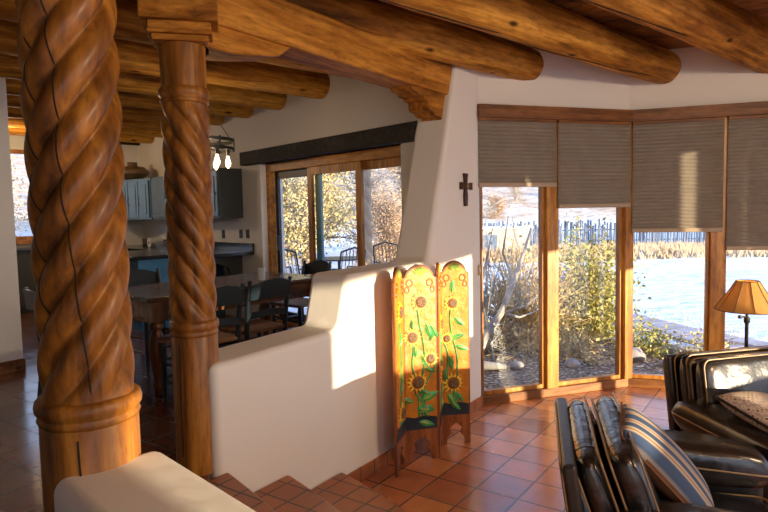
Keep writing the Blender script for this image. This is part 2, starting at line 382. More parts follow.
# roof deck and planks above the logs
ROOF = [(-8.9,-3.3), tuple(dn(-3.9,10.9)[:2]), tuple(dn(4.25,10.9)[:2]), tuple(dn(4.25,4.2)[:2]), (1.0,5.95), (2.52,6.3), (4.15,5.8), (5.2,4.4), (5.2,-3.3)]
bm = B(); prism(bm, ROOF, lambda p, s: (p[0], p[1], 3.42+.2*s)); struct(link('ceiling', bm, 'plank', smooth=False))
bm = B()
for k in range(64):
    v0 = -3.5 + k*.135
    if v0 < 3.7: dbox(bm, v0, v0+.122, -3.2 if v0 > -.6 else -1, 10.6, 3.395, 3.42)
for k in range(20):
    v0 = 3.72+k*.135
    dbox(bm, v0, v0+.122, -3.2, min(3.6 - (v0-3.7)*.0, 4.75-(v0-3.7)*.9) if v0 < 4.3 else 3.7-(v0-4.3)*1.25-.15, 3.395, 3.42)
struct(link('ceiling_boards', bm, 'plank', smooth=False))
# bay: header, sill, wall above
def seg_box(bm, p, q, t0, t1, z0, z1, a0=0, a1=None):
    d = (q-p).normalized(); n = Vector((-d.y, d.x)); L = (q-p).length
    if a1 is None: a1 = L
    prism(bm, [(a0,t0), (a1,t0), (a1,t1), (a0,t1)], lambda c, s: (p.x+d.x*c[0]+n.x*c[1], p.y+d.y*c[0]+n.y*c[1], z1 if s else z0))
D1 = Vector((5.0,1.3)); D2 = Vector((5.0,-9))
facets = [(A0,A1), (A1,B1), (B1,C1), (C1,D1)]
bm = B()
for p, q in facets + [(D1,D2)]: seg_box(bm, p, q, 0, .16, 2.84, 3.6, a0=-.08 if p is A0 else 0)
struct(link('wall_bay', bm, 'plaster', smooth=False))
for i, (p, q) in enumerate(facets):
    L = (q-p).length; d = (q-p).normalized()
    bm = B(); box(bm, -.05 if i == 0 else 0, L, -.075, .14, 2.72, 2.84); struct(link('trim_%d' % (i+1), bm, 'header', bevel=.006, loc=(p.x,p.y,0), rotz=math.atan2(d.y,d.x)))
    bm = B(); box(bm, 0, L, -.02, .14, 0.0, .085); struct(link('trim_%d' % (i+5), bm, 'header', bevel=.006, loc=(p.x,p.y,0), rotz=math.atan2(d.y,d.x)))
# solid part of the east wall, off to the right, with high windows that let the low sun in
bm = B()
def east(y0, y1, z0, z1): box(bm, 5.0, 5.16, y0, y1, z0, z1)
east(1.2,1.3,0,2.84); east(0,1.2,0,1.18); east(0,1.2,2.06,2.84); east(-1.75,0,0,1.38); east(-1.75,0,2.14,2.84); east(-3.7,-1.75,0,2.84)
east(-4.25,-3.7,0,1.8); east(-4.25,-3.7,2.12,2.84); east(-9,-4.25,0,2.84)
struct(link('wall_east', bm, 'plaster', smooth=False))

bm = B()
def south(x0, x1, z0, z1): box(bm, x0, x1, -3.4, -3.24, z0, z1)
south(-9,.3,0,3.6); south(4.6,5.0,0,3.6); south(.3,4.6,0,.3); south(.3,4.6,2.75,3.6)
struct(link('wall_unseen_back', bm, 'plaster', smooth=False))  # unseen wall added to cut sky fill, opening left for some light
bm = B(); dbox(bm, -4.2,-3.6, 3.0,10.9, .3,3.6); box(bm, -9,-8.8, -3.4,1.5, .3,3.6); struct(link('wall_unseen_west', bm, 'plaster', smooth=False))  # unseen, added to keep sky light from the left off the columns
# window units of the bay
wi = [0]
def window_unit(p, q, a0, a1, post_at_end=True, post_w=.105, start_w=.012):
    wi[0] += 1; d = (q-p).normalized()
    w = bpy.data.objects.new('window_%d' % wi[0], None); COL.objects.link(w); struct(w)
    w.location = (p.x, p.y, 0); w.rotation_euler[2] = math.atan2(d.y, d.x)
    bm = B()
    box(bm, a1-post_w/2, a1+post_w/2, -.025, .13, .085, 2.72)
    link('window_post', bm, 'frame', w, bevel=.006)
    bm = B(); l = a0+start_w; r = a1-post_w/2
    box(bm, l, r, .02, .09, .085, .125); box(bm, l, r, .02, .09, 2.68, 2.72)
    box(bm, l, l+.016, .02, .09, .125, 2.68); box(bm, r-.03, r, .02, .09, .125, 2.68)
    link('sash', bm, 'frame', w, bevel=.004)
    bm = B(); box(bm, l+.016, r-.03, .052, .058, .125, 2.68); link('pane', bm, 'glass', w, smooth=False)
LA = (A1-A0).length; LB = (B1-A1).length; LC = (C1-B1).length
window_unit(A0, A1, 0, .767, post_w=.13); window_unit(A0, A1, .767, LA-.005, start_w=.063, post_w=.10)
window_unit(A1, B1, 0, .825, start_w=.03, post_w=.14); window_unit(A1, B1, .825, LB-.03, start_w=.06)
window_unit(B1, C1, 0, .82, start_w=.03); window_unit(B1, C1, .82, LC-.03, start_w=.043)
# D runs from y=4.35 downward; a = 4.35-y
for a0, a1 in ((0,.26), (.26,1.10), (1.10,2.22), (2.22,3.02)): window_unit(C1, D1, a0, a1, start_w=.043, post_w=.09)

# pleated shades
def shade(p, q, a0, a1, zb, label, gap=0):
    d = (q-p).normalized()
    o = thing('pleated_shade', label, 'window shade', (p.x, p.y, 0), math.atan2(d.y, d.x), 'pleated shades in the bay')
    bm = B(); n = 2*int((2.70-zb-.04)/.036); prev = None; y0 = .0
    for k in range(n+1):
        z = 2.70 - k*(2.70-zb-.04)/n; y = y0-.052 + (.008 if k % 2 else -.004)
        cur = [bm.verts.new((a0, y, z)), bm.verts.new((a1, y, z)), bm.verts.new((a1, y+.004, z)), bm.verts.new((a0, y+.004, z))]
        if prev:
            for i in range(4): bm.faces.new((prev[i], prev[(i+1)%4], cur[(i+1)%4], cur[i]))
        else: bm.faces.new(cur)
        prev = cur
    bm.faces.new(prev[::-1])
    link('pleated_cloth', bm, 'shade', o, smooth=False)
    bm = B(); box(bm, a0, a1, -.068, -.034, zb, zb+.04); link('bottom_rail', bm, flat('rail', (.40,.31,.22), .5), o, bevel=.004)
    bm = B(); box(bm, a0, a1, -.066, -.036, 2.69, 2.719); link('head_rail', bm, 'header', o, bevel=.003)
SB = [2.08, 1.87, 1.61, 1.43]
shade(A0, A1, -.045, .785, 2.08, 'pleated shade nearest the plaster wall, raised highest of all')
shade(A0, A1, .808, LA-.03, 1.87, 'pleated shade second from the plaster wall, left of the bay corner')
shade(A1, B1, .03, .85, 1.61, 'pleated shade just right of the bay corner, above the snow view')
shade(A1, B1, .885, LB-.03, 1.43, 'pleated shade above the lamp, pulled lowest, at the right edge')
shade(B1, C1, .02, .80, 1.5, 'pleated shade beyond the right edge of the view, first of its pair')
shade(B1, C1, .84, LC-.02, 1.55, 'pleated shade beyond the right edge of the view, second of its pair')
for y0, y1, zb, l in ((4.04,4.33,1.57,'narrow pleated shade in the east window corner'), (3.42,3.95,1.57,'pleated shade in the east window with light slots on both sides'),
                      (2.235,3.345,1.91,'widest pleated shade in the east window'), (1.30,2.09,2.05,'pleated shade at the south end of the east window')):
    shade(C1, D1, 4.35-y1, 4.35-y0, zb, l)

# sliding door
def dlocal(o): o.location = dn(0,0); o.rotation_euler[2] = VANG
d = bpy.data.objects.new('door_1', None); COL.objects.link(d); struct(d); d.rotation_euler[2] = VANG; d.location = dn(0, -.115)
# local x = v, local y = w
FR = wood('door_wood', (.25,.09,.015), (.48,.19,.03), (.62,.28,.05), 'y', .4, knots=False)
bm = B(); box(bm, 3.98,4.12, 4.18,6.72, 2.40,2.50); box(bm, 3.98,4.12, 6.65,6.72, .5,2.40); box(bm, 3.98,4.12, 4.18,4.26, .5,2.40); box(bm, 3.98,4.12, 4.26,6.62, .5,.54)
link('door_frame', bm, FR, d, bevel=.006)
def leaf(w0, w1, v, wide=.07, mat=None, name='door_panel'):
    bm = B(); box(bm, v, v+.04, w0, w0+wide, .54,2.40); box(bm, v, v+.04, w1-wide, w1, .54,2.40); box(bm, v, v+.04, w0+wide, w1-wide, 2.31,2.40); box(bm, v, v+.04, w0+wide, w1-wide, .54,.66)
    o = link(name, bm, mat or 'frame', d, bevel=.004)
    bm = B(); box(bm, v+.017, v+.023, w0+wide, w1-wide, .66,2.31); link('pane', bm, 'glass', o, smooth=False)
    return o
leaf(4.26, 5.02, 4.05, .07); leaf(4.90, 5.85, 4.00, .08)
BL = flat('blue_stile', (.12,.30,.36), .35)
bm = B(); box(bm, 4.045,4.075, 5.66,5.76, .54,2.38); link('screen_stile', bm, BL, d)
leaf(5.85, 6.62, 4.05, .06, flat('dark_stile', (.02,.025,.03), .4))
bm = B(); box(bm, 3.955,4.0, 6.44,6.47, 1.42,1.62); link('door_handle', bm, 'black', d, bevel=.005)
# lintel
bm = B(); box(bm, 3.80,4.0, 3.76,6.93, 2.50,2.665); o = struct(link('trim_9', bm, M['lintel'], bevel=.012)); o.rotation_euler[2] = VANG
bm = B(); box(bm, 3.2,3.95, 10.55,10.70, 3.12,3.22); o = struct(link('trim_10', bm, M['lintel'], bevel=.01)); o.rotation_euler[2] = VANG
# kitchen window
w = bpy.data.objects.new('window_11', None); COL.objects.link(w); struct(w); w.rotation_euler[2] = VANG
bm = B(); box(bm, .4,2.45, 10.66,10.74, 1.56,1.62); box(bm, .4,2.45, 10.66,10.74, 2.89,2.95); box(bm, .4,.46, 10.66,10.74, 1.62,2.89); box(bm, 2.39,2.45, 10.66,10.74, 1.62,2.89)
link('window_frame', bm, 'frame', w, bevel=.005)
bm = B(); box(bm, .35,2.5, 10.54,10.66, 1.50,1.56); link('window_sill', bm, 'frame', w, bevel=.005)
bm = B(); box(bm, .46,2.39, 10.70,10.706, 1.62,2.89); link('pane', bm, 'glass', w, smooth=False)

# ---------------------------------------------------------------- stair
def stair(k, a_front, z, a_back):
    # nosing leaves the stepped wall at a_front and curves towards the viewer
    pts = []
    for i in range(13):
        t = i/12; b = 1.5*t
        pts.append((a_front - .28*b - .07*b*b, b))
    pts = pts[::-1] + [(a_back, 0), (a_back, 1.5)]
    bm = B(); prism(bm, [(a, b) for a, b in pts], lambda p, s: sp(p[0], p[1]+.001, z if s else 0))
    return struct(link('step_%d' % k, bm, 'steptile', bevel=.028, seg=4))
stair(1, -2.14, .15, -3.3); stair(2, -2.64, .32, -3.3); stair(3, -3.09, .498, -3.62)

# ---------------------------------------------------------------- logs (vigas), beam, columns
def log(n, v0, v1, r, label, group, seed, z=3.24, crack=None):
    L = v1-v0; seg = 28; nl = 60; bm = B(); prev = None
    for i in range(nl+1):
        x = L*i/nl; bend = .02*math.sin(x*.7+seed)
        cur = []
        for k in range(seg):
            a = 2*PI*k/seg; rr = r*(1 + .05*noise.noise(Vector((x*.9, math.cos(a)*1.2+seed*3, math.sin(a)*1.2))) + .025*noise.noise(Vector((x*5, math.cos(a)*2+seed, math.sin(a)*2))))
            if i in (0, nl): rr *= .93
            cur.append(bm.verts.new((x, bend + rr*math.cos(a), rr*math.sin(a))))
        if prev:
            for k in range(seg): bm.faces.new((prev[k], prev[(k+1)%seg], cur[(k+1)%seg], cur[k]))
        else: bm.faces.new(cur[::-1])
        prev = cur
    bm.faces.new(prev)
    p = VV*v0 + WW*n
    o = link('roof_log', bm, 'viga', loc=(p.x, p.y, z), rotz=VANG); tag(o, label, 'ceiling beam', group)
    if crack:
        for (x0, x1, a0, a1) in crack:
            bm = B(); pts = []
            for i in range(25):
                t = i/24; x = (x0+(x1-x0)*t)-v0; a = R(a0+(a1-a0)*t) + .05*noise.noise(Vector((x*3, seed, 0)))
                rr = r*(1 + .05*noise.noise(Vector((x*.9, math.cos(a)*1.2+seed*3, math.sin(a)*1.2)))) - .001
                pts.append((x, .02*math.sin(x*.7+seed) + rr*math.cos(a), rr*math.sin(a)))
            tube(bm, pts, [.0015]+[.006]*23+[.0015], 6); link('crack', bm, 'crack', o)
    return o
G1 = 'peeled roof logs over the living room'; G2 = 'peeled roof logs over the dining room'
log(3.39, -2.5, 5.0, .155, 'round roof log ending lowest over the first window, next to the carved beam', G1, 1.3, crack=[(2.2, 4.0, -120, -60)])
log(2.60, -2.5, 6.16, .165, 'cracked round roof log ending at the bay corner', G1, 2.6, crack=[(3.3, 5.75, -60, -115), (1.5, 3.5, -75, -95)])
log(1.86, -2.5, 6.9, .20, 'thick knotty roof log running out at the right edge', G1, 4.1, z=3.31, crack=[(3.2,4.7,-70,-100)])
log(1.05, -2.5, 6.3, .175, 'roof log at the top right of the photo, nearest the camera', G1, 5.2)
log(.10, -2.5, 5.4, .15, 'roof log overhead above the camera, out of view', G1, 6.2)
for i, (n, lab) in enumerate(((4.33,'dining roof log half hidden behind the carved beam'), (5.26,'dining roof log ending widest above the dark lintel'), (6.08,'dining roof log second left of the lintel beam end'),
                (6.86,'dining roof log ending above the chandelier'), (7.62,'dining roof log just left of the chandelier chain'), (8.4,'dining roof log glimpsed between the two columns, lower one'), (9.2,'dining roof log lit from the kitchen'),
                (10.05,'dining roof log against the kitchen wall'))):
    log(n, -2.4, 3.96 , .15, lab, G2, 7+i*1.7)

# carved main beam over the stepped wall
def sbox(bm, a0, a1, b0, b1, z0, z1): prism(bm, [(a0,b0), (a1,b0), (a1,b1), (a0,b1)], lambda p, s: sp(p[0], p[1], z1 if s else z0))
COLM = Vector((-1.02, 3.17)); COLB = Vector((-.975, 1.93))
o = thing('carved_beam', 'squared wooden main beam with carved stepped bracket resting on the plaster pillar', 'beam', sp(-3.1,-.17,2.86), SANG)
# local: x along S from a=-3.1
bm = B(); box(bm, -.05, 2.72, -.13, .13, 0, .27); link('beam', bm, 'beam', o, bevel=.02)
bm = B()   # stepped bracket at the pillar end
prof = [(2.57,.0), (1.88,.0), (1.90,-.030), (1.98,-.034), (2.0,-.055), (2.07,-.058), (2.09,-.08), (2.15,-.083), (2.15,-.125), (2.17,-.15), (2.24,-.155), (2.27,-.18), (2.34,-.183), (2.37,-.205), (2.57,-.205)]
prism(bm, prof, lambda p, s: (p[0]+.13, -.10+.20*s, p[1]*1.05)); link('end_bracket', bm, 'beam', o, bevel=.006)
bm = B()   # bracket over the column
prof = [(-.05,.0), (.66,.0), (.56,-.07), (.40,-.10), (.22,-.13), (-.05,-.13)]
prism(bm, prof, lambda p, s: (p[0], -.11+.22*s, p[1])); link('column_bracket', bm, 'beam', o, bevel=.008)
# beam between the two columns
dv = Vector(PD[:]); dv = dv*2.6; o = thing('cross_beam', 'squared beam overhead running from the massive near column along the parapet', 'beam', (COLB.x, COLB.y, 2.86), math.atan2(dv.y, dv.x))
bm = B(); box(bm, -.25, dv.length, -.13, .13, 0, .27); link('beam', bm, 'beam', o, bevel=.02)

def twist_column(name, label, loc, r, zb, zt, z1, z2, k, pitch, capital, cracks, ph=0, depth=.23, fat=1.0):
    o = thing(name, label, 'column', (loc.x, loc.y, zb), 0, 'spiral carved wooden columns')
    H = zt-zb; h1 = z1-zb; h2 = z2-zb
    bm = B(); seg = 160
    def rad(th, z):
        e = min(1, max(0, (z-h1)/.10))*min(1, max(0, (h2-z)/.10)); e = math.sin(e*PI/2)
        g = abs(math.sin(k/2*(th - 2*PI*z/pitch + ph)))
        return r*((1-e)*.93 + e*(fat-depth + depth*g**.7))
    nz = int((h2-h1)/.0125); prev = None
    for i in range(nz+1):
        z = h1+(h2-h1)*i/nz
        cur = [bm.verts.new((rad(2*PI*j/seg, z)*math.cos(2*PI*j/seg), rad(2*PI*j/seg, z)*math.sin(2*PI*j/seg), z)) for j in range(seg)]
        if prev:
            for j in range(seg): bm.faces.new((prev[j], prev[(j+1)%seg], cur[(j+1)%seg], cur[j]))
        else: bm.faces.new(cur[::-1])
        prev = cur
    bm.faces.new(prev); link('twisted_shaft', bm, 'column', o, angle=75)
    bm = B(); lathe(bm, [(r*.98,0), (r*.98,h1-.075), (r*.95,h1-.068)], 40); link('lower_drum', bm, 'column', o)
    def ringprof(h): return [(r*.9,h-.07), (r*.98,h-.068), (r*1.02,h-.055), (r*.98,h-.045), (r*.98,h-.04), (r*1.05,h-.028), (r*1.06,h-.012), (r*1.03,h+.005), (r*.98,h+.012), (r*.9,h+.014)]
    bm = B(); lathe(bm, ringprof(h1), 48); link('lower_ring', bm, 'column', o, angle=60)
    bm = B(); lathe(bm, ringprof(h2+.055), 48); link('upper_ring', bm, 'column', o, angle=60)
    bm = B(); lathe(bm, [(r*.93,h2+.06), (r*.95,H)], 40); link('upper_drum', bm, 'column', o)
    if capital:
        ca = bpy.data.objects.new('capital', None)
        bm = B()
        for (hw, za, zc) in ((.135,0,.03), (.155,.03,.05), (.15,.05,.09), (.185,.09,.36)):
            box(bm, -hw, hw, -hw, hw, H+za, H+zc, RZ(14))
        link('capital', bm, 'beam', o, bevel=.006)
    for (za, zc, t0, t1) in cracks:
        bm = B(); pts = []
        for i in range(80):
            t = i/79; z = za+(zc-za)*t - zb; th = R(t0+(t1-t0)*t) + .10*noise.noise(Vector((z*3.1, r*40, .3)))
            q = (rad(th, z) if h1 < z < h2 else r*1.0) - .001
            pts.append((q*math.cos(th), q*math.sin(th), z))
        tube(bm, pts, [.001]+[.003]*78+[.001], 6); link('crack', bm, 'crack', o)
    return o
twist_column('spiral_column', 'slim spiral-carved wooden column standing at the end of the stepped plaster wall', COLM, .122, UP, 2.73, 1.30, 2.45, 6, -.92, True, [(.6,1.2,-115,-112)], ph=.2)
twist_column('spiral_column', 'massive spiral-carved wooden column in the left foreground with a long crack', COLB, .152, UP, 2.73, 1.275, 2.60, 6, .98, True,
             [(1.31,2.58,-62,-95), (1.5,2.4,-118,-128), (1.18,.9,-76,-74)], ph=.5, fat=.935)

# ---------------------------------------------------------------- folding screen
def panel_outline(W, H):
    pts = [(0,.0), (.045,.0), (.05,.05), (.085,.09), (.07,.13), (.10,.16), (.5*W,.175), (W-.10,.16), (W-.07,.13), (W-.085,.09), (W-.05,.05), (W-.045,0), (W,0), (W,H-.10)]
    for t in (0, .15, .3, .45, .6, .75, .9): # shoulders then arch
        a = R(90*t); pts.append((W/2+(W/2-.02)*math.cos(a)*.98, H-.085+.085*math.sin(a)**1.2))
    pts.append((W/2, H))
    for t in (.9, .75, .6, .45, .3, .15, 0):
        a = R(90*t); pts.append((W/2-(W/2-.02)*math.cos(a)*.98, H-.085+.085*math.sin(a)**1.2))
    pts.append((0,H-.10)); return pts
def matfaces(o, mats, ranges):
    o.data.materials.clear()
    for m in mats: o.data.materials.append(M[m])
    for p in o.data.polygons:
        for idx, (a, b) in enumerate(ranges):
            if a <= p.index < b: p.material_index = idx
def sunflower(parent, x, z, r, y=-.013, seed=0):
    rnd = random.Random(seed); bm = B()
    def disc(prof, n=18):
        prev = None
        for q, yy in prof:
            cur = [bm.verts.new((x+r*q*math.cos(2*PI*k/n), y+yy, z+r*q*math.sin(2*PI*k/n))) for k in range(n)]
            if prev:
                for k in range(n): bm.faces.new((prev[k], prev[(k+1)%n], cur[(k+1)%n], cur[k]))
            prev = cur
        bm.faces.new(prev)
    for lay, (n, rr, yy) in enumerate(((14, 1.0, 0), (12, .80, -.005))):
        for k in range(n):
            a = 2*PI*k/n + lay*.2 + rnd.uniform(-.08,.08); l = r*rr*rnd.uniform(.9,1.08); wd = r*.125
            c, s = math.cos(a), math.sin(a)
            pr = [(.35*l, -wd*.6), (.68*l, -wd), (l, 0), (.68*l, wd), (.35*l, wd*.6)]
            top = [bm.verts.new((x+u*c-v*s, y+yy-.005, z+u*s+v*c)) for u, v in pr]; bot = [bm.verts.new((q.co.x, -.008, q.co.z)) for q in top]
            bm.faces.new(top)
            for i in range(5): bm.faces.new((top[i], top[(i+1)%5], bot[(i+1)%5], bot[i]))
    n1 = len(bm.faces); disc([(.86,.004), (.86,-.0035), (.05,-.0036)], 24); disc([(.58,-.004), (.57,-.012), (.45,-.0125)])  # wide dark disc stands in for shade between the petals
    n2 = len(bm.faces); disc([(.47,.002), (.47,-.014), (.40,-.021), (.25,-.024), (.02,-.021)]); n3 = len(bm.faces)
    f = link('sunflower', bm, 'petal', parent, smooth=False); matfaces(f, ('petal','petalo','seed'), ((0,n1),(n1,n2),(n2,n3)))
def leafshape(bm, x, z, l, ang, wd=.36, y=-.013):
    c, s = math.cos(R(ang)), math.sin(R(ang))
    pr = [(0,0,0), (.25,-.8,0), (.5,-1,0), (.78,-.6,0), (1,0,0), (.78,.6,0), (.5,1,0), (.25,.8,0)]
    top = [bm.verts.new((x+u*l*c-v*wd*l/2*s, y-.003, z+u*l*s+v*wd*l/2*c)) for u, v, _ in pr]
    mid = [bm.verts.new((x+u*l*c, y-.011, z+u*l*s)) for u in (.3,.6)]
    bot = [bm.verts.new((q.co.x, -.008, q.co.z)) for q in top]
    for f in ((0,1,-1), (1,2,-2,-1), (2,3,-3,-2), (3,4,-3), (0,-1,7), (-1,7,6), (-1,6,-2), (-2,6,5), (-2,5,4)):
        pass
    t = top; a, b = mid
    for f in ((t[0],t[1],a), (t[1],t[2],a), (t[2],b,a), (t[2],t[3],b), (t[3],t[4],b), (t[0],a,t[7]), (t[7],a,t[6]), (t[6],a,b), (t[6],b,t[5]), (t[5],b,t[4])): bm.faces.new(f)
    for i in range(8): bm.faces.new((t[i], t[(i+1)%8], bot[(i+1)%8], bot[i]))
J = [Vector((.045,4.09)), Vector((.125,4.36)), Vector((.385,4.44)), Vector((.43,4.70)), Vector((.68,4.74))]
J = [Vector((.055,4.10)), Vector((.125,4.36)), Vector((.388,4.435)), Vector((.43,4.69)), Vector((.672,4.725))]
screen = thing('folding_screen', 'painted four-panel folding screen carved with sunflowers, standing by the plaster wall', 'folding screen', (J[2].x, J[2].y, 0), 0)
flowers = {1: [(.52,1.20,.075), (.26,.94,.068), (.84,.77,.060), (.40,.60,.076)], 3: [(.42,1.14,.066), (.42,.50,.078), (.05,.86,.05)],
           0: [(.5,1.15,.07), (.5,.42,.07)], 2: [(.5,1.0,.07), (.5,.6,.07)]}
leaves = {1: [(.66,1.04,.13,-70), (.80,1.02,.11,-60), (.25,.99,.08,90), (.30,.88,.1,-80), (.52,.80,.11,-60), (.62,.70,.09,-20), (.75,.50,.10,150), (.38,.36,.14,25), (.35,.40,.15,-8), (.45,.46,.16,20), (.40,.30,.13,-15), (.28,.45,.12,160), (.7,.33,.12,120), (.75,.9,.09,60)],
          3: [(.40,1.22,.11,85), (.45,1.03,.12,-40), (.35,.85,.12,20), (.5,.80,.12,-20), (.3,.72,.12,-80), (.22,.42,.14,-60), (.3,.36,.12,-45), (.18,.62,.11,-95), (.75,.34,.10,120)],
          0: [(.4,.9,.12,60), (.5,.7,.12,-60), (.5,.55,.12,80)], 2: [(.4,.85,.12,60), (.5,.75,.12,-60), (.5,.45,.14,80), (.4,.35,.12,100)]}
for i in range(4):
    p, q = J[i], J[i+1]; W = (q-p).length - .006; d_ = (q-p).normalized(); H = 1.475
    pn = link('screen_panel', (lambda b_: (prism(b_, panel_outline(W, H), lambda c, s: (c[0], .010-.020*s, c[1])), b_)[1])(B()), 'screenwood', screen, bevel=.003, seg=2)
    pn.location = (p.x-J[2].x, p.y-J[2].y, 0); pn.rotation_euler[2] = math.atan2(d_.y, d_.x)
    # painted field
    fld = [(.012,.30), (W-.012,.30), (W-.012,H-.11)] + [(W/2+(W/2-.03)*math.cos(R(a))*.98, H-.095+.08*math.sin(R(a))**1.2) for a in (5,20,35,50,65,80,90,100,115,130,145,160,175)] + [(.012,H-.11)]
    bm = B(); prism(bm, fld, lambda c, s: (c[0], -.0095-.003*s, c[1])); link('painted_field', bm, 'yellow', pn, smooth=False)
    bm = B(); prism(bm, [(c[0], c[1]) for c in fld], lambda c, s: (c[0], .0095+.003*s, c[1])); link('painted_back', bm, 'yellow', pn, smooth=False)
    bm = B(); prism(bm, [(.012,.24), (W-.012,.24), (W-.012,.325), (W*.6,.345), (.3*W,.33), (.012,.345)], lambda c, s: (c[0], -.0098-.005*s, c[1])); link('dark_ground', bm, 'navy', pn, smooth=False)
    # green fan at the tip
    bm = B()
    for a in (30, 55, 75, 90, 105, 125, 150): leafshape(bm, W/2, H-.075, .062, a, .5)
    link('leaf_fan', bm, 'lgreen', pn, smooth=False)
    for sx in (.055, W-.055):
        bm = B(); loop(bm, [(sx+.024*math.cos(2*PI*k/16), -.014, H-.135+.024*math.sin(2*PI*k/16)) for k in range(16)], .006); link('scroll', bm, 'petalo', pn)
        bm = B(); loop(bm, [(sx+(.02 if sx > W/2 else -.02)+.016*math.cos(2*PI*k/16), -.014, H-.185+.02*math.sin(2*PI*k/16)) for k in range(16)], .005); link('scroll', bm, 'petalo', pn)
    bm = B()
    bm.free()
    for (x, z, l, a) in leaves[i]:
        bm = B(); x_ = min(max(x*W, .03), W-.03); leafshape(bm, x_, z, l, a, .40); n1 = len(bm.faces)
        leafshape(bm, x_+.12*l*math.cos(R(a)), z+.12*l*math.sin(R(a)), l*.6, a, .20, -.020); lf = link('leaf', bm, 'green', pn, smooth=False); matfaces(lf, ('green','lgreen'), ((0,n1),(n1,999)))
    for (fx, fz, fr) in flowers[i]:
        bm = B()
        pts = [(fx*W + (.5*W-fx*W)*t + .025*math.sin(t*7+fx*9), -.0145, fz-fr*.5-(fz-fr*.5-.34)*t) for t in [k/14 for k in range(15)]]
        tube(bm, pts, .0065, 6); link('stem', bm, 'green', pn)
    for k, (fx, fz, fr) in enumerate(flowers[i]): sunflower(pn, min(max(fx*W, fr*1.0), W-fr*1.0), fz, fr*1.12, seed=i*9+k)

# ---------------------------------------------------------------- wall cross and switch
def on_spine(name, label, cat, a, z):
    p = sp(a, .002); return thing(name, label, cat, (p.x, p.y, z), SANG)
o = on_spine('wall_cross', 'small dark wooden cross hanging on the white plaster wall', 'cross', -.335, 2.055)
bm = B()
def cplate(pts, y0=-.022): prism(bm, pts, lambda c, s: (c[0], y0*s, c[1]))
cplate([(-.022,-.15), (.022,-.15), (.030,-.05), (.022,-.02), (.022,.04), (.022,.07), (.035,.14), (-.035,.14), (-.022,.07), (-.022,.04), (-.022,-.02), (-.030,-.05)])
link('upright', bm, flat('cross_wood', (.05,.015,.008), .5, var=.4, vs=20), o, bevel=.003)
bm = B(); prism(bm, [(-.10,-.005), (-.10,.062), (-.03,.05), (.03,.05), (.10,.062), (.10,-.005), (.03,.01), (-.03,.01)], lambda c, s: (c[0], -.002-.030*s, c[1])); link('crossbar', bm, flat('cross_wood2', (.06,.018,.01), .5, var=.4, vs=20), o, bevel=.003)
bm = B(); lathe(bm, [(.02,0), (.018,.006), (.008,.010)], 12); bmesh.ops.transform(bm, matrix=T(0,-.032,.03) @ RX(90), verts=bm.verts); link('boss', bm, 'brass', o)
o = on_spine('thermostat_plate', 'small tan wall plate beside the first window', 'switch', -.06, 1.31)
bm = B(); box(bm, -.022,.022, -.010,0, -.05,.05); link('cover_plate', bm, 'plate', o, bevel=.003)
bm = B(); box(bm, -.008,.008, -.015,-.010, -.016,.016); link('toggle', bm, 'white', o, bevel=.002)

# ---------------------------------------------------------------- leather armchairs
def armchair(label, loc, ang, W, D, hb, rake, lean=0):
    o = thing('leather_armchair', label, 'armchair', loc, ang, 'dark leather armchairs')
    bm = B(); box(bm, -W/2, W/2, -D/2+.05, D/2-.06, .06, .30); link('base', bm, 'leatherbase', o, bevel=.03)
    for sx in (-1,1):
        for sy in (-1,1):
            bm = B(); lathe(bm, [(.022,0), (.03,.06)], 12, (sx*(W/2-.08), sy*(D/2-.12), 0)); link('foot', bm, 'header', o)
    # outer back shell, raked
    bw = W-.14
    Mb = T(0, D/2-.07, .10) @ RX(-rake)
    bm = B(); box(bm, -bw/2-.02, bw/2+.02, -.03, .03, .0, hb-.13, Mb); link('back_shell', bm, 'leatherbase', o, bevel=.02)
    bm = B(); loop(bm, rrect(bw+.02, hb-.15, .05, T(0, D/2-.07, .10) @ RX(-rake) @ T(0,.032,(hb-.13)/2) @ RX(90)), .006); link('piping', bm, 'piping', o)
    for k, (off, th, hh, dz) in enumerate(((-.10,.145,.62,.0), (-.24,.155,.58,-.02))):
        Mc = (Mb if not lean else T(0, D/2-.055-.50*math.sin(R(lean)), .205) @ RX(-rake-lean)) @ T(0, off, (hb-.12 if not lean else .66)-hh/2+dz) @ RX(90)
        bm = B(); cushion(bm, bw, hh, th, Mc, puff=.35, wr=.022, seed=k*7+loc[0]); c = link('back_cushion', bm, 'leather', o, sub=1, angle=180)
        for s in (-1,1):
            bm = B(); loop(bm, rrect(bw-.015, hh-.015, .05, Mc @ T(0,0,s*th*.36)), .005); link('piping', bm, 'piping', c)
        for j in range(9):
            x = -bw/2+.06+j*(bw-.12)/8; bm = B()
            tube(bm, [Mc @ Vector((x, hh/2-.004-.012*abs(z)**2, z*th*.33)) for z in (-1,-.5,0,.5,1)], .0016, 5)
            link('seam', bm, 'crack', c)
    Ms = T(0,-.08,.375); bm = B(); cushion(bm, W-.30, D-.20, .17, Ms, puff=.35, wr=.02, seed=3); c = link('seat_cushion', bm, 'leather', o, sub=1, angle=180)
    bm = B(); loop(bm, rrect(W-.31, D-.21, .05, Ms @ T(0,0,.05)), .005); link('piping', bm, 'piping', c)
    for s in (-1,1):
        x = s*(W/2-.075)
        bm = B(); box(bm, x-.065, x+.065, -D/2+.02, D/2-.14, .06, .53); a = link('arm', bm, 'leatherbase', o, bevel=.03)
        Ma = T(x, -.06, .575) @ RX(3); bm = B(); cushion(bm, .29, D-.12, .20, Ma, puff=.40, p=3.4, wr=.012, seed=s); link('arm_pad', bm, 'leather', a, sub=1, angle=180)
        bm = B(); loop(bm, rrect(.285, D-.125, .05, Ma @ T(0,0,-.0)), .005); link('piping', bm, 'piping', a)
    return o
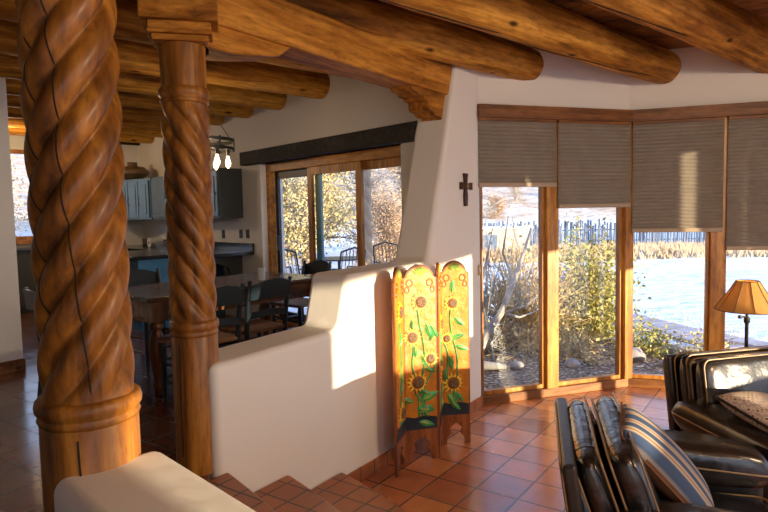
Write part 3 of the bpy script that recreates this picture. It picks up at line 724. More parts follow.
armchair('dark leather armchair turned sideways in front, holding a brown striped pillow', (1.32,2.62,0), R(75.5), 1.02, .95, .88, 8, 11)
armchair('dark leather armchair facing the room below the lamp, with a woven pillow', (2.45,3.46,0), R(14.4), 1.14, .95, .94, 9)
# pillows
o = thing('throw_pillow', 'brown throw pillow with blue and tan striped face leaning on the front armchair', 'pillow', (1.235,2.61,.715), R(75.5))
o.rotation_euler = (0,0,R(68)); Mp = RX(-44) @ RX(90)
bm = B(); cushion(bm, .50, .52, .17, Mp, puff=.85, p=1.9, n=18); nf = len(bm.faces); c = link('pillow_body', bm, 'brownvelvet', o, sub=1, angle=180)
c.data.materials.append(M['stripes'])
fn = (Mp.to_3x3() @ Vector((0,0,1))).normalized()
if fn.y > 0: fn = -fn
for p in c.data.polygons:
    if p.normal.dot(fn) > .25: p.material_index = 1
bm = B(); loop(bm, rrect(.495, .515, .02, Mp), .006); link('piping', bm, 'brownvelvet', o)
o = thing('throw_pillow', 'flat woven patterned pillow with dark cord edge on the armchair below the lamp', 'pillow', (2.13,3.27,.70), R(14.4))
Mp = RY(12) @ RX(14) @ RZ(15)
bm = B(); cushion(bm, .46, .38, .13, Mp, puff=.7, p=2.2); link('pillow_body', bm, 'weave', o, sub=1, angle=180)
bm = B(); loop(bm, rrect(.455, .375, .03, Mp), .009); link('cord_edge', bm, 'black', o)

# ---------------------------------------------------------------- floor lamp
o = thing('floor_lamp', 'iron floor lamp with a laced amber hide shade behind the armchair', 'lamp', (2.57,4.22,0))
bm = B(); lathe(bm, [(.14,0), (.145,.012), (.10,.03), (.03,.05), (.015,.09)], 28); link('lamp_base', bm, 'black', o)
bm = B(); lathe(bm, [(.012,.08), (.012,.5), (.02,.51), (.012,.52), (.012,1.02), (.02,1.03), (.02,1.06), (.01,1.07), (.01,1.2)], 16); link('pole', bm, 'black', o)
bm = B(); tube(bm, [(0,0,1.07), (-.045,0,1.07)], .006); lathe(bm, [(.012,-.012), (.014,0), (.010,.012)], 10, (-.05,0,1.07)); link('switch', bm, 'black', o)
bm = B(); prev = None; ns = 10
def shaderow(rr, z):
    return [bm.verts.new((rr*(1 - (.035 if k % 2 else 0))*math.cos(2*PI*k/(2*ns)), rr*(1 - (.035 if k % 2 else 0))*math.sin(2*PI*k/(2*ns)), z)) for k in range(2*ns)]
for rr, z in ((.205,1.12), (.165,1.18), (.115,1.25), (.072,1.325)):
    cur = shaderow(rr, z)
    if prev:
        for k in range(2*ns): bm.faces.new((prev[k], prev[(k+1)%(2*ns)], cur[(k+1)%(2*ns)], cur[k]))
    prev = cur
s_ = link('lamp_shade', bm, 'lampshade', o, smooth=False); md = s_.modifiers.new('t', 'SOLIDIFY'); md.thickness = .002
bm = B()
for k in range(ns):
    a = 2*PI*k*2/(2*ns); tube(bm, [(rr*math.cos(a), rr*math.sin(a), z) for rr, z in ((.207,1.12), (.167,1.18), (.117,1.25), (.074,1.325))], .0025, 5)
loop(bm, [(.204*math.cos(2*PI*k/40), .204*math.sin(2*PI*k/40), 1.12) for k in range(40)], .003); loop(bm, [(.072*math.cos(2*PI*k/24), .072*math.sin(2*PI*k/24), 1.325) for k in range(24)], .003)
link('lacing', bm, flat('lace', (.10,.04,.015), .7), s_)
bm = B(); lathe(bm, [(.012,1.09), (.03,1.14), (.03,1.17), (.008,1.2)], 14); link('bulb', bm, flat('lampbulb', (1,.8,.5), .3, emis=(1,.6,.25), es=4), o)

# ---------------------------------------------------------------- dining table and chairs
TC = Vector((-1.50,5.38)); TA = math.atan2(.755,.656)
t = thing('dining_table', 'heavy rustic dining table with thick turned legs and dark worn top', 'table', (TC.x,TC.y,UP), TA)
TL, TW = 1.80, .95
bm = B(); box(bm, -TL/2, TL/2, -TW/2, TW/2, .725,.765); link('table_top', bm, 'tabletop', t, bevel=.01)
bm = B()
for sy in (-1,1): box(bm, -TL/2+.15, TL/2-.15, sy*(TW/2-.08)-.012, sy*(TW/2-.08)+.012, .585,.725)
for sx in (-1,1): box(bm, sx*(TL/2-.08)-.012, sx*(TL/2-.08)+.012, -TW/2+.15, TW/2-.15, .585,.725)
link('apron', bm, 'table', t, bevel=.004)
for sx in (-1,1):
    for sy in (-1,1):
        cx, cy = sx*(TL/2-.09), sy*(TW/2-.09)
        bm = B(); lathe(bm, [(.03,0), (.04,.02), (.035,.05), (.05,.08), (.035,.11), (.045,.18), (.062,.30), (.066,.38), (.05,.46), (.035,.50), (.055,.52), (.055,.55), (.04,.565), (.058,.58)], 20, (cx,cy,0))
        box(bm, cx-.065, cx+.065, cy-.065, cy+.065, .575,.725); link('leg', bm, 'tableleg', t, angle=50)
def dchair(label, loc, ang):
    o = thing('dining_chair', label, 'chair', loc, ang, 'dark painted dining chairs around the table')
    for s in (-1,1):
        bm = B(); tube(bm, [(s*.21,-.19,0), (s*.205,-.185,.43)], [.017,.021], 10); link('leg', bm, 'chair', o)
        bm = B(); tube(bm, [(s*.19,.22,0), (s*.19,.19,.22), (s*.19,.185,.45), (s*.195,.21,.65), (s*.20,.26,.86)], [.017,.02,.021,.019,.015], 10); link('leg', bm, 'chair', o)
    bm = B(); prism(bm, [(-.235,-.225), (.235,-.225), (.205,.20), (-.205,.20)], lambda c, s: (c[0], c[1], .43+.03*s)); link('seat', bm, 'rush', o, bevel=.012)
    bm = B()
    prism(bm, [(-.20,.70), (-.20,.82), (-.10,.855), (0,.87), (.10,.855), (.20,.82), (.20,.70), (.1,.715), (0,.72), (-.1,.715)], lambda c, s: (c[0], .255+.02*s+.05*(1-(c[0]/.2)**2)+ (c[1]-.8)*.2, c[1]))
    link('top_rail', bm, 'chair', o, bevel=.004)
    bm = B(); prism(bm, [(-.195,.55), (-.195,.60), (0,.62), (.195,.60), (.195,.55), (0,.565)], lambda c, s: (c[0], .20+.016*s+.03*(1-(c[0]/.2)**2), c[1])); link('back_slat', bm, 'chair', o, bevel=.003)
    for z in (.14,.27):
        bm = B()
        for s in (-1,1): tube(bm, [(s*.205,-.187,z), (s*.19,.20,z)], .010, 8)
        tube(bm, [(-.207,-.187,z+.03), (.207,-.187,z+.03)], .010, 8)
        link('stretcher', bm, 'chair', o)
    return o
def tl(x, y): # table-local -> world
    return Vector((TC.x + x*math.cos(TA) - y*math.sin(TA), TC.y + x*math.sin(TA) + y*math.cos(TA), UP))
c0 = dchair('dark dining chair with its back to the stepped wall, right of the slim column', tl(-.10,-.62), TA+PI)
for (x, y, a, lab) in ((-.63,-.71,PI,'dark dining chair half hidden by the slim spiral column'), (1.05,.1,-PI/2,'dark dining chair at the table end nearest the sliding door'),
                       (-.28,.62,.05,'dark dining chair on the far side of the table, behind the slim column'), (-1.22,.05,PI/2,'dark dining chair at the left end of the table')):
    dup(c0, tl(x,y), TA+a, lab)
# thing on the table: small candle holder
o = thing('glass_tumbler', 'clear drinking glass standing on the dining table', 'glass', tl(.35,-.18)+Vector((0,0,.765)))
bm = B(); lathe(bm, [(.03,0), (.034,.11), (.031,.11), (.027,.006)], 20); link('tumbler_body', bm, flat('tumbler', (.5,.55,.6), .05, spec=.8), o)

# ---------------------------------------------------------------- chandelier
ch = thing('chandelier', 'round black iron chandelier with bare bulbs hanging over the dining table', 'chandelier', (-1.585,5.42,2.30))
bm = B()
for z in (.16,.235): 
    prof = [(.262,z-.014), (.262,z+.014), (.25,z+.014), (.25,z-.014)]
    pv = None; rows = [[bm.verts.new((r_*math.cos(2*PI*k/40), r_*math.sin(2*PI*k/40), zz)) for k in range(40)] for r_, zz in prof]
    for i in range(4):
        a, b = rows[i], rows[(i+1)%4]
        for k in range(40): bm.faces.new((a[k], a[(k+1)%40], b[(k+1)%40], b[k]))
for k in range(6):
    a = 2*PI*k/6+.3; tube(bm, [(.256*math.cos(a), .256*math.sin(a), .14), (.256*math.cos(a), .256*math.sin(a), .26)], .008); tube(bm, [(.24*math.cos(a), .24*math.sin(a), .17), (0,0,.17)], .006)
link('iron_ring', bm, 'black', ch)
bm = B()
for k in range(3):
    a = 2*PI*k/3+.3; tube(bm, [(.235*math.cos(a), .235*math.sin(a), .24), (0,0,.62)], .004, 5)
tube(bm, [(0,0,.60), (0,0,1.05)], .006, 6); link('chain', bm, 'black', ch)
for k in range(6):
    a = 2*PI*k/6+.3; c = (.20*math.cos(a), .20*math.sin(a), 0)
    bm = B(); lathe(bm, [(.016,.10), (.016,.17)], 12, c); s_ = link('socket', bm, 'black', ch)
    bm = B(); lathe(bm, [(.003,-.01), (.022,.015), (.026,.04), (.014,.08), (.010,.10)], 12, c); link('bulb', bm, 'bulb', s_)

# ---------------------------------------------------------------- kitchen
def kroot(name, label, cat, group=None):
    o = thing(name, label, cat, (0,0,0), VANG, group); return o     # local x = v, y = w
KC = 'wall cabinets in the kitchen'
def shift(o, v, w, z):
    o.location = dn(v, w, z); return o
o = shift(kroot('wall_cabinet', 'blue-grey kitchen wall cabinet with dark end panel, right of the slim column', 'cabinet', KC), 3.57, 7.05, 1.84)
bm = B(); box(bm, 0,.326, 0,.95, 0,.635); link('cabinet_body', bm, 'darkcab', o, bevel=.004)
def cdoor(o, y0, y1, z0, z1, mat='bluecab', kn=True):
    bm = B(); box(bm, -.022,0, y0,y1, z0,z1); dd = link('door', bm, mat, o, bevel=.004)
    bm = B(); box(bm, -.032,-.022, y0+.06,y1-.06, z0+.06,z1-.06); link('raised_panel', bm, mat, dd, bevel=.012)
    if kn:
        bm = B(); lathe(bm, [(.012,0), (.012,.02)], 10); bmesh.ops.transform(bm, matrix=T(-.022, y0+.03, (z0+z1)/2) @ RY(-90), verts=bm.verts); link('knob', bm, 'black', dd)
cdoor(o, .03,.46, .03,.60); cdoor(o, .48,.92, .03,.60)
o = shift(kroot('wall_cabinet', 'blue-grey kitchen wall cabinet hidden mostly behind the slim column', 'cabinet', KC), 3.57, 8.02, 1.84)
bm = B(); box(bm, 0,.326, 0,1.25, 0,.635); link('cabinet_body', bm, 'bluecab', o, bevel=.004); cdoor(o, .03,.61, .03,.60); cdoor(o, .63,1.22, .03,.60)
# diagonal corner cabinet
o = thing('wall_cabinet', 'blue-grey corner wall cabinet with glossy doors, between the two columns under a clay pot', 'cabinet', dn(3.36,10.0,1.84), 0, KC)
p1 = dn(3.32,10.02); p2 = dn(3.56,9.29); dd_ = (p2-p1)
o.location = (p1.x, p1.y, 1.84); o.rotation_euler[2] = math.atan2(dd_.y, dd_.x)
inv = Matrix.Translation(o.location).inverted(); Rm = Matrix.Rotation(-o.rotation_euler[2], 4, 'Z')
poly = [dn(3.32,10.02), dn(3.56,9.29), dn(3.89,9.29), dn(3.89,10.62), dn(3.32,10.62)]
poly = [Rm @ (q - Vector((p1.x,p1.y,0))) for q in poly]
bm = B(); prism(bm, [(q.x,q.y) for q in poly], lambda c, s: (c[0], c[1], .635*s)); link('cabinet_body', bm, 'bluecab', o, bevel=.004)
L_ = dd_.length
for k in range(3):
    x0, x1 = .02+k*(L_-.04)/3, .02+(k+1)*(L_-.04)/3-.012
    bm = B(); box(bm, x0,x1, -.022,0, .03,.60); q = link('door', bm, 'bluecab', o, bevel=.004)
    bm = B(); box(bm, x0+.05,x1-.05, -.032,-.022, .09,.54); link('raised_panel', bm, 'bluecab', q, bevel=.012)
    bm = B(); tube(bm, [(x0+.02,-.022,.22), (x0+.02,-.045,.24), (x0+.02,-.045,.32), (x0+.02,-.022,.34)], .005, 6); link('handle', bm, 'black', q)
# clay pot
pp = dn(3.55,9.98,2.476)
o = thing('clay_pot', 'round brown clay pot with narrow neck standing on the corner wall cabinet', 'pot', pp)
bm = B(); lathe(bm, [(.08,0), (.16,.03), (.245,.10), (.25,.15), (.18,.21), (.08,.225), (.07,.27), (.085,.285), (.07,.285), (.055,.24)], 32); link('pot_body', bm, 'clay', o)
# base cabinets with counter on the dining wall
o = shift(kroot('base_cabinet', 'blue kitchen base cabinets below the dark counter along the wall', 'cabinet'), 3.32, 7.65, UP)
bm = B(); box(bm, 0,.575, 0,2.9, 0,.86); link('cabinet_body', bm, 'cabin', o, bevel=.004)
for k in range(5): cdoor(o, .03+k*.57,.57+k*.57, .10,.82, 'cabin')
o = shift(kroot('countertop', 'black stone countertop with backsplash and bracketed overhang', 'countertop'), 3.27, 6.80, UP)
bm = B(); box(bm, 0,.625, 0,3.78, .865,.905); link('slab', bm, 'darkstone', o, bevel=.006)
bm = B(); box(bm, .60,.627, 0,3.78, .906,1.01); link('backsplash', bm, 'darkstone', o, bevel=.003)
bm = B(); prism(bm, [(.625,.865), (.10,.865), (.14,.80), (.42,.70), (.52,.45), (.625,.42)], lambda c, s: (c[0], .32+.06*s, c[1])); link('bracket', bm, 'darkcab', o, bevel=.006)
# cabinets under the kitchen window
o = shift(kroot('base_cabinet', 'dark kitchen base cabinets under the bright left window', 'cabinet'), -.2, 10.04, UP)
bm = B(); box(bm, 0,3.4, 0,.58, 0,.90); link('cabinet_body', bm, 'darkcab', o, bevel=.004)
bm = B(); box(bm, -.02,3.4, -.03,.59, .90,.94); link('slab', bm, 'darkstone', o, bevel=.004)
for k in range(5):
    bm = B(); box(bm, .04+k*.67,.67+k*.67, -.022,0, .10,.85); link('door', bm, 'darkcab', o, bevel=.006)
# island with blue front, seen between the columns
o = thing('kitchen_island', 'kitchen island with dark top and blue panelled side between the columns', 'kitchen island', (-3.15,7.75,UP), VANG)
bm = B(); box(bm, -.25,.25, -.6,.6, 0,.87); link('island_body', bm, flat('island_blue', (.05,.22,.42), .35, var=.2), o, bevel=.005)
bm = B(); box(bm, -.36,.36, -.72,.72, .87,.91); link('slab', bm, 'darkstone', o, bevel=.006)
for k in range(4):
    bm = B(); box(bm, -.262,-.25, -.58+k*.29,-.32+k*.29, .08,.82); link('panel', bm, 'cabin', o, bevel=.004)
# small things on the counter
cz = UP+.906
p_ = dn(3.62,9.35,cz); o = thing('paper_roll', 'white paper roll lying on the kitchen counter between the columns', 'paper roll', p_, VANG)
bm = B(); tube(bm, [(-.10,0,.075), (.10,0,.075)], .075, 24); link('paper', bm, 'white', o)
bm = B(); tube(bm, [(-.105,0,.075), (.105,0,.075)], .022, 16); link('core', bm, 'clay', o)
p_ = dn(3.6,8.75,cz); o = thing('dish_rack', 'dark wire dish rack on the kitchen counter', 'dish rack', p_, VANG)
bm = B()
for k in range(9): tube(bm, [(-.12,-.2+k*.05,.01), (-.12,-.2+k*.05,.10), (.12,-.2+k*.05,.10), (.12,-.2+k*.05,.01)], .004, 5)
loop(bm, [(-.12,-.2,.01), (.12,-.2,.01), (.12,.2,.01), (-.12,.2,.01)], .006); link('wire_frame', bm, 'steel', o)
def outlet(v, w, z, label, mat):
    o = thing('outlet_plate', label, 'outlet', dn(v,w,z), VANG, 'outlet plates on the kitchen wall')
    bm = B(); box(bm, -.010,0, -.038,.038, -.058,.058); link('cover_plate', bm, mat, o, bevel=.003)
    for s in (-1,1):
        bm = B(); box(bm, -.013,-.010, -.015,.015, s*.024-.014, s*.024+.014); link('socket', bm, 'darkstone', o, bevel=.002)
outlet(3.898, 6.955, 1.63, 'black outlet plate on the wall left of the sliding door, right one of two', 'black')
outlet(3.898, 7.13, 1.63, 'black outlet plate on the wall left of the sliding door, left one of two', 'black')
outlet(3.898, 7.62, 1.62, 'black outlet plate beside the slim spiral column', 'black')
outlet(3.898, 9.1, 1.62, 'black outlet plate above the dish rack', 'black')
outlet(3.898, 9.5, 1.66, 'white switch plate under the corner wall cabinet', 'white')

# ---------------------------------------------------------------- outside
def hgt(x, y):
    base = -.02
    # patio side is higher
    k = 1/(1+math.exp((x*.743+y*.669-.0 - 0)*0 + (x-(.05 + (y-6)*.10))*5))
    base += .42*k
    far = max(0, y-31); base += .0 + far*.17 + .9*noise.noise(Vector((x*.05,y*.05,0)))*min(1, far/8)
    mid = max(0, min(1,(y-9)/8)); base += mid*.10*noise.noise(Vector((x*.3,y*.3,1)))
    lf = max(0, -x-9)*.1; base += lf
    return base
bm = B(); g = {}
xs = [-60+ i*1.25 for i in range(113)]; ys = []
y = -9.0
while y < 130: ys.append(y); y += .5 if y < 16 else (1.2 if y < 45 else 3)
def house(x, y):   # keep ground below the slabs inside the house
    return (-7.5 < x < 5.05 and y < 5.6) 
for i, x in enumerate(xs):
    for j, y in enumerate(ys):
        z = hgt(x,y) if y > 7.0 or x > 5.2 else min(hgt(x,y), -.13)
        v_ = x*.743+y*.669
        w_ = -x*.669+y*.743
        if v_ > 4.9 and w_ > 3.4 and x < 1.2: z = hgt(x,y)
        elif v_ < 4.9 and w_ < 12 and w_ > -9 and x < 5.2: z = -.15 if not (y > 6.6 and x > 1.0) else hgt(x,y)
        g[i,j] = bm.verts.new((x,y,z))
for i in range(len(xs)-1):
    for j in range(len(ys)-1): bm.faces.new((g[i,j], g[i+1,j], g[i+1,j+1], g[i,j+1]))
struct(link('ground', bm, 'terrain', angle=180))
bm = B(); prism(bm, [(.93,5.75), (2.52,6.28), (4.1,5.82), (5.05,4.4), (7.0,5.5), (5,8.5), (0.8,8.5), (.5,6.6)], lambda p, s: (p[0], p[1], -.005 if s else -.1)); struct(link('garden_bed', bm, 'terrain', smooth=False))
bm = B(); prism(bm, [tuple(dn(4.2,3.75)[:2]), (.35,6.4), (.45,9.6), tuple(dn(6.8,8.5)[:2]), tuple(dn(4.2,8.5)[:2])], lambda p, s: (p[0], p[1], .46 if s else .2)); struct(link('patio_slab', bm, 'snow', smooth=False))
# flagstone path
bm = B(); rnd = random.Random(3)
cl = [(5.6,6.3), (4.75,7.7), (4.25,8.9), (3.95,10.2), (3.2,11.8), (1.8,13.2)]
path = thing('flagstone_path', 'curving pinkish flagstone path crossing the snowy garden', 'path', (4.2,8.9,0))
pts = []
for i in range(len(cl)-1):
    for k in range(3):
        t_ = k/3; pts.append(Vector(cl[i])*(1-t_)+Vector(cl[i+1])*t_)
for i in range(len(pts)-1):
    a, b = pts[i], pts[i+1]; d_ = (b-a).normalized(); n_ = Vector((-d_.y, d_.x))
    for h0, h1 in ((-.42,.0), (.0,.42)):
        j1 = rnd.uniform(-.05,.05)
        q = [a+n_*(h0+.02+j1*(h0 == 0))+d_*.02, a+n_*(h1-.02+j1*(h1 == 0))+d_*.02, b+n_*(h1-.02+j1*(h1 == 0))-d_*.02, b+n_*(h0+.02+j1*(h0 == 0))-d_*.02]
        prism(bm, [(c.x-4.2, c.y-8.9) for c in q], lambda c, s: (c[0], c[1], .045*s))
link('flagstones', bm, 'stone', path, bevel=.01, seg=2)
# branches & leaves
def twigs(bm, n, rad, hh, rnd, thick=.012, segs=5, curl=.35, up=.6, start=.05):
    tips = []
    for _ in range(n):
        a = rnd.uniform(0,2*PI); el = rnd.uniform(up*.4, 1.35); p = Vector((rnd.uniform(-start,start), rnd.uniform(-start,start), .0)); d = Vector((math.cos(a)*math.cos(el), math.sin(a)*math.cos(el), math.sin(el)))
        L = rnd.uniform(.6,1)*1.0; pts = [p.copy()]
        for s in range(segs):
            d = (d + Vector((rnd.uniform(-curl,curl), rnd.uniform(-curl,curl), rnd.uniform(-curl,curl*.6)))).normalized()
            p = p + Vector((d.x*rad, d.y*rad, d.z*hh))*(L/segs); p.z = max(p.z, .02); pts.append(p.copy())
            if s > 0: tips.append(p.copy())
        tube(bm, pts, [thick*(1-.85*i/segs) for i in range(segs+1)], 4, cap=False)
    return tips
def leafcloud(bm, tips, n, size, rnd, spread=.12, long=2.0):
    for _ in range(n):
        c = rnd.choice(tips) + Vector((rnd.gauss(0,spread), rnd.gauss(0,spread), rnd.gauss(0,spread)))
        d1 = Vector((rnd.uniform(-1,1), rnd.uniform(-1,1), rnd.uniform(-1,1))).normalized(); d2 = d1.cross(Vector((rnd.uniform(-1,1), rnd.uniform(-1,1), rnd.uniform(-1,1)))).normalized()
        s = size*rnd.uniform(.6,1.3); vs = [bm.verts.new(c+d1*s*long*.5), bm.verts.new(c+d2*s*.5), bm.verts.new(c-d1*s*long*.5), bm.verts.new(c-d2*s*.5)]; bm.faces.new(vs)
def shrub(name, label, cat, loc, rad, hh, n, leafn, leafs, bm_mat, lm, seed, group=None, thick=.012, spread=.10, curl=.35):
    rnd = random.Random(seed); o = thing(name, label, cat, loc, 0, group)
    bm = B(); tips = twigs(bm, n, rad, hh, rnd, thick, curl=curl); link('branches', bm, bm_mat, o, angle=180)
    if leafn:
        bm = B(); leafcloud(bm, tips, leafn, leafs, rnd, spread); link('foliage', bm, lm, o, smooth=False)
    return o
shrub('dry_shrub', 'tangled dry straw-coloured shrub right outside the first window', 'shrub', (1.95,8.3,-.005), 1.15, 2.0, 620, 1800, .035, 'drybranch', 'leafy', 11, thick=.013, curl=.5)
shrub('evergreen_shrub', 'yellow-green broom shrub behind the second window', 'shrub', (2.95,8.7,-.005), .85, 1.8, 190, 9000, .032, 'drybranch', 'leafg', 12, thick=.010)
shrub('dry_shrub', 'low dry twiggy shrub at the foot of the second window', 'shrub', (2.35,7.35,-.005), .55, .6, 110, 500, .03, 'drybranch', 'leafy', 13, thick=.007)
shrub('snowy_shrub', 'grey bare shrub at the left edge of the first window', 'shrub', (1.30,7.9,-.005), .7, 1.9, 70, 0, .03, 'greybark', 'leafy', 14, thick=.012)
shrub('bare_shrub', 'small bare shrub standing alone on the snow', 'shrub', (5.3,15.5,hgt(5.3,15.5)), .9, 1.2, 60, 0, .03, 'bark', 'leafy', 15, thick=.02)
shrub('low_plant', 'low grey-green plant beside the flagstone path', 'plant', (3.35,7.6,-.005), .5, .35, 60, 900, .03, 'drybranch', 'leafg', 16, thick=.006)
shrub('low_plant', 'low dry plant in front of the garden path, near the right post', 'plant', (3.9,7.1,-.005), .5, .3, 60, 700, .03, 'drybranch', 'leafy', 17, thick=.006)
# fallen grey trunk leaning across the first window
o = thing('dead_branch', 'forked grey dead branch leaning up across the first window', 'branch', (1.10,7.0,0))
bm = B(); tube(bm, [(-.05,0,.12), (.12,.1,.42), (.30,.2,.62), (.45,.25,.95), (.62,.35,1.35), (.72,.4,1.65)], [.055,.05,.04,.032,.02,.008], 8)
for a, b_, c in (((.12,.1,.42),(.0,.1,.9),(-.05,.12,1.5)), ((.30,.2,.62),(.6,.15,.72),(.85,.1,.95)), ((.45,.25,.95),(.35,.3,1.35),(.42,.3,1.8)), ((.0,.1,.9),(.12,.1,1.3),(.2,.1,1.7)), ((.30,.2,.62),(.55,.3,.55),(.9,.5,.62))):
    tube(bm, [a, ((a[0]+b_[0])/2+.02,(a[1]+b_[1])/2,(a[2]+b_[2])/2), b_, c], [.025,.02,.014,.004], 6)
link('branches', bm, 'greybark', o)
bm = B(); tube(bm, [(-.25,.2,.05), (.05,-.05,.04), (.30,-.12,.045)], [.05,.065,.03], 8); link('fallen_limb', bm, 'greybark', o)
# trees: prototypes then copies
def tree(name, label, loc, hh, rad, lm, seed, group, n=60, leafn=5000, leafs=.13, trunk=True, bark='bark'):
    rnd = random.Random(seed); o = thing(name, label, 'tree', loc, 0, group)
    bm = B()
    tube(bm, [(0,0,-.2), (.05,.02,hh*.25), (0,.08,hh*.5), (.03,.05,hh*.85)], [.14,.10,.07,.02], 8)
    tips = []
    for _ in range(n):
        z0 = rnd.uniform(.08,.8)*hh; a = rnd.uniform(0,2*PI); el = rnd.uniform(.1,1.1); rr = rad*(1.15-z0/hh*.75)*rnd.uniform(.5,1)
        p = Vector((0,.04,z0)); pts = [p.copy()]; d = Vector((math.cos(a)*math.cos(el), math.sin(a)*math.cos(el), math.sin(el)*.8))
        for s in range(4):
            d = (d+Vector((rnd.uniform(-.3,.3), rnd.uniform(-.3,.3), rnd.uniform(-.2,.3)))).normalized(); p = p + d*rr/4; pts.append(p.copy()); tips.append(p.copy())
        tube(bm, pts, [.035,.026,.018,.011,.005], 4, cap=False)
        for q in pts[1:]:
            e = q + Vector((rnd.uniform(-1,1), rnd.uniform(-1,1), rnd.uniform(-.2,1)))*rad*.22; tube(bm, [q, (q+e)/2+Vector((0,0,.05)), e], [.012,.008,.003], 4, cap=False); tips.append(e)
    link('trunk', bm, bark, o, angle=180)
    if leafn:
        bm = B(); leafcloud(bm, tips, leafn, leafs, rnd, rad*.10, 1.6); link('foliage', bm, lm, o, smooth=False)
    return o
GT = 'trees and tall brush beyond the sliding door'
t0 = tree('yellow_tree', 'yellowish winter tree beyond the middle pane of the sliding door', (-1.9,14.5,.35), 4.6, 2.0, 'leafy', 21, GT, leafn=22000, leafs=.042)
t1 = tree('russet_tree', 'russet brush tree beyond the left pane of the sliding door', (-4.9,15.8,.35), 3.6, 1.9, 'leafr', 22, GT, leafn=20000, leafs=.042)
t2 = tree('bare_tree', 'pale bare-branched tree beyond the right pane of the sliding door', (1.3,16.5,.35), 4.2, 2.1, 'leafr', 23, GT, n=110, leafn=4000, leafs=.04, bark='greybark')
t3 = tree('evergreen_tree', 'dark evergreen beyond the dining room, behind the yellow tree', (-3.3,21,.5), 6, 2.2, 'leafd', 24, GT, leafn=13000, leafs=.08)
for (src, x, y, a, s, lab) in ((t1,-3.3,12.9,1,.55,'low russet brush in front of the yellow tree beyond the patio'), (t0,-8.3,18.6,2,1.0,'yellowish tree far left beyond the patio'), (t2,-.6,19.3,3,.95,'pale bare tree behind the twisted patio post'),
                               (t3,2.0,22.5,2,.9,'dark evergreen beyond the right pane of the sliding door'), (t1,.1,13.4,4,.55,'low russet brush right of the yellow tree'), (t3,-7.5,24,1,1.0,'dark evergreen at the far left beyond the patio'), (t1,-12,17.5,.4,1.0,'russet brush tree outside the kitchen window'), (t0,-9.6,13.2,.4,.9,'yellowish tree outside the kitchen window')):
    dup(src, (x,y,hgt(x,y)-.05), a, lab, (s,s,s))
# hillside brush seen over the fence
rnd = random.Random(5)
spots = []
while len(spots) < 46:
    x = rnd.uniform(1,45); y = rnd.uniform(37,80)
    if all((x-a)**2+(y-b)**2 > 3.4**2 for a, b in spots): spots.append((x,y))
for x, y in spots:
    s = rnd.uniform(.35,.7); src = rnd.choice((t0,t1,t1,t2,t3))
    c = dup(src, (x,y,hgt(x,y)-.2), rnd.uniform(0,6), {t0:'yellowish bush on the far hillside', t1:'russet bush on the far hillside', t2:'pale bare bush on the far hillside', t3:'dark evergreen bush on the far hillside'}[src], (s,s,s*.8))
    c['group'] = 'bushes on the far hillside'; c['category'] = 'bush'; c.name = {t0:'yellow_bush', t1:'russet_bush', t2:'bare_bush', t3:'evergreen_bush'}[src]
# coyote fence with the blue of shade put into its colour
fc = thing('stick_fence', 'stick fence tinted blue-grey for shade across the far end of the snow field', 'fence', (14,30,0))
bm = B()
x = -9.5
while x < 16:
    h = rnd.uniform(1.05,1.4); yy = rnd.uniform(-.05,.05); tube(bm, [(x,yy,-.3), (x+rnd.uniform(-.05,.05),yy,h)], rnd.uniform(.035,.06), 5); x += rnd.uniform(.075,.12)
link('pickets', bm, 'picket', fc, angle=180)
bm = B()
for z in (.3,.85): tube(bm, [(-9.6,.08,z), (16.2,.08,z)], .035, 6)
link('rail', bm, 'picket', fc)
hs = thing('garden_shed', 'low pale shed at the left end of the stick fence', 'shed', (4.6+.9,27.5,0))
bm = B(); box(bm, -1.6,1.2, 0,1.6, -.2,1.05); link('shed_wall', bm, 'adobe', hs, bevel=.05)
bm = B(); box(bm, -1.75,1.35, -.15,1.75, 1.05,1.15); link('shed_roof', bm, 'snow', hs, bevel=.03)
bm = B(); box(bm, -.9,-.3, -.03,.02, 0,.8); link('shed_door', bm, 'picket', hs)
# dry grass belt (stuff)
bm = B()
for _ in range(9000):
    y = rnd.uniform(21.5,29.5); x = rnd.uniform(2,26); 
    if 27.0 < y < 29.6 and 3.6 < x < 7.2: continue
    z = hgt(x,y)-.02; h = rnd.uniform(.12,.42); dx, dy = rnd.uniform(-.2,.2), rnd.uniform(-.1,.1); w_ = .05
    bm.faces.new([bm.verts.new((x-w_,y,z)), bm.verts.new((x+w_,y+.03,z)), bm.verts.new((x+dx,y+dy,z+h))])
o = link('dry_grass', bm, 'drygrass', smooth=False); o['kind'] = 'stuff'; tag(o, 'belt of pale dry grass along the far fence', 'grass')
bm = B()
for _ in range(700):
    a = rnd.uniform(0,2*PI); x = 4.15+rnd.gauss(0,.9); y = 8.7+rnd.gauss(0,1.3); 
    if x+.45*y < 7.2 : continue
    if not (abs(x-4.85) < 2 and y < 12): continue
    z = 0; h = rnd.uniform(.03,.07); w_ = .01
    bm.faces.new([bm.verts.new((x-w_,y,z-.02)), bm.verts.new((x+w_,y+.01,z-.02)), bm.verts.new((x+rnd.uniform(-.05,.05),y,z+h))])
o = link('path_grass', bm, 'drygrass', smooth=False); o['kind'] = 'stuff'; tag(o, 'sparse dry grass tufts along the flagstone path', 'grass')
# stones in the garden bed
for k, (x, y, s) in enumerate(((3.05,7.3,.16), (3.3,6.9,.11), (2.2,7.0,.10), (3.7,7.5,.13), (1.55,7.0,.09), (4.2,7.2,.10))):
    bm = B(); bmesh.ops.create_icosphere(bm, subdivisions=2, radius=s)
    for v in bm.verts: v.co = v.co*(1+.25*noise.noise(v.co*8+Vector((k,0,0)))); v.co.z = v.co.z*.6
    o = link('garden_rock', bm, flat('rock', (.34,.30,.28), .9, var=.3, vs=8), loc=(x,y,s*.35)); tag(o, 'grey rock lying in the garden bed outside the bay', 'rock', 'rocks in the garden bed')
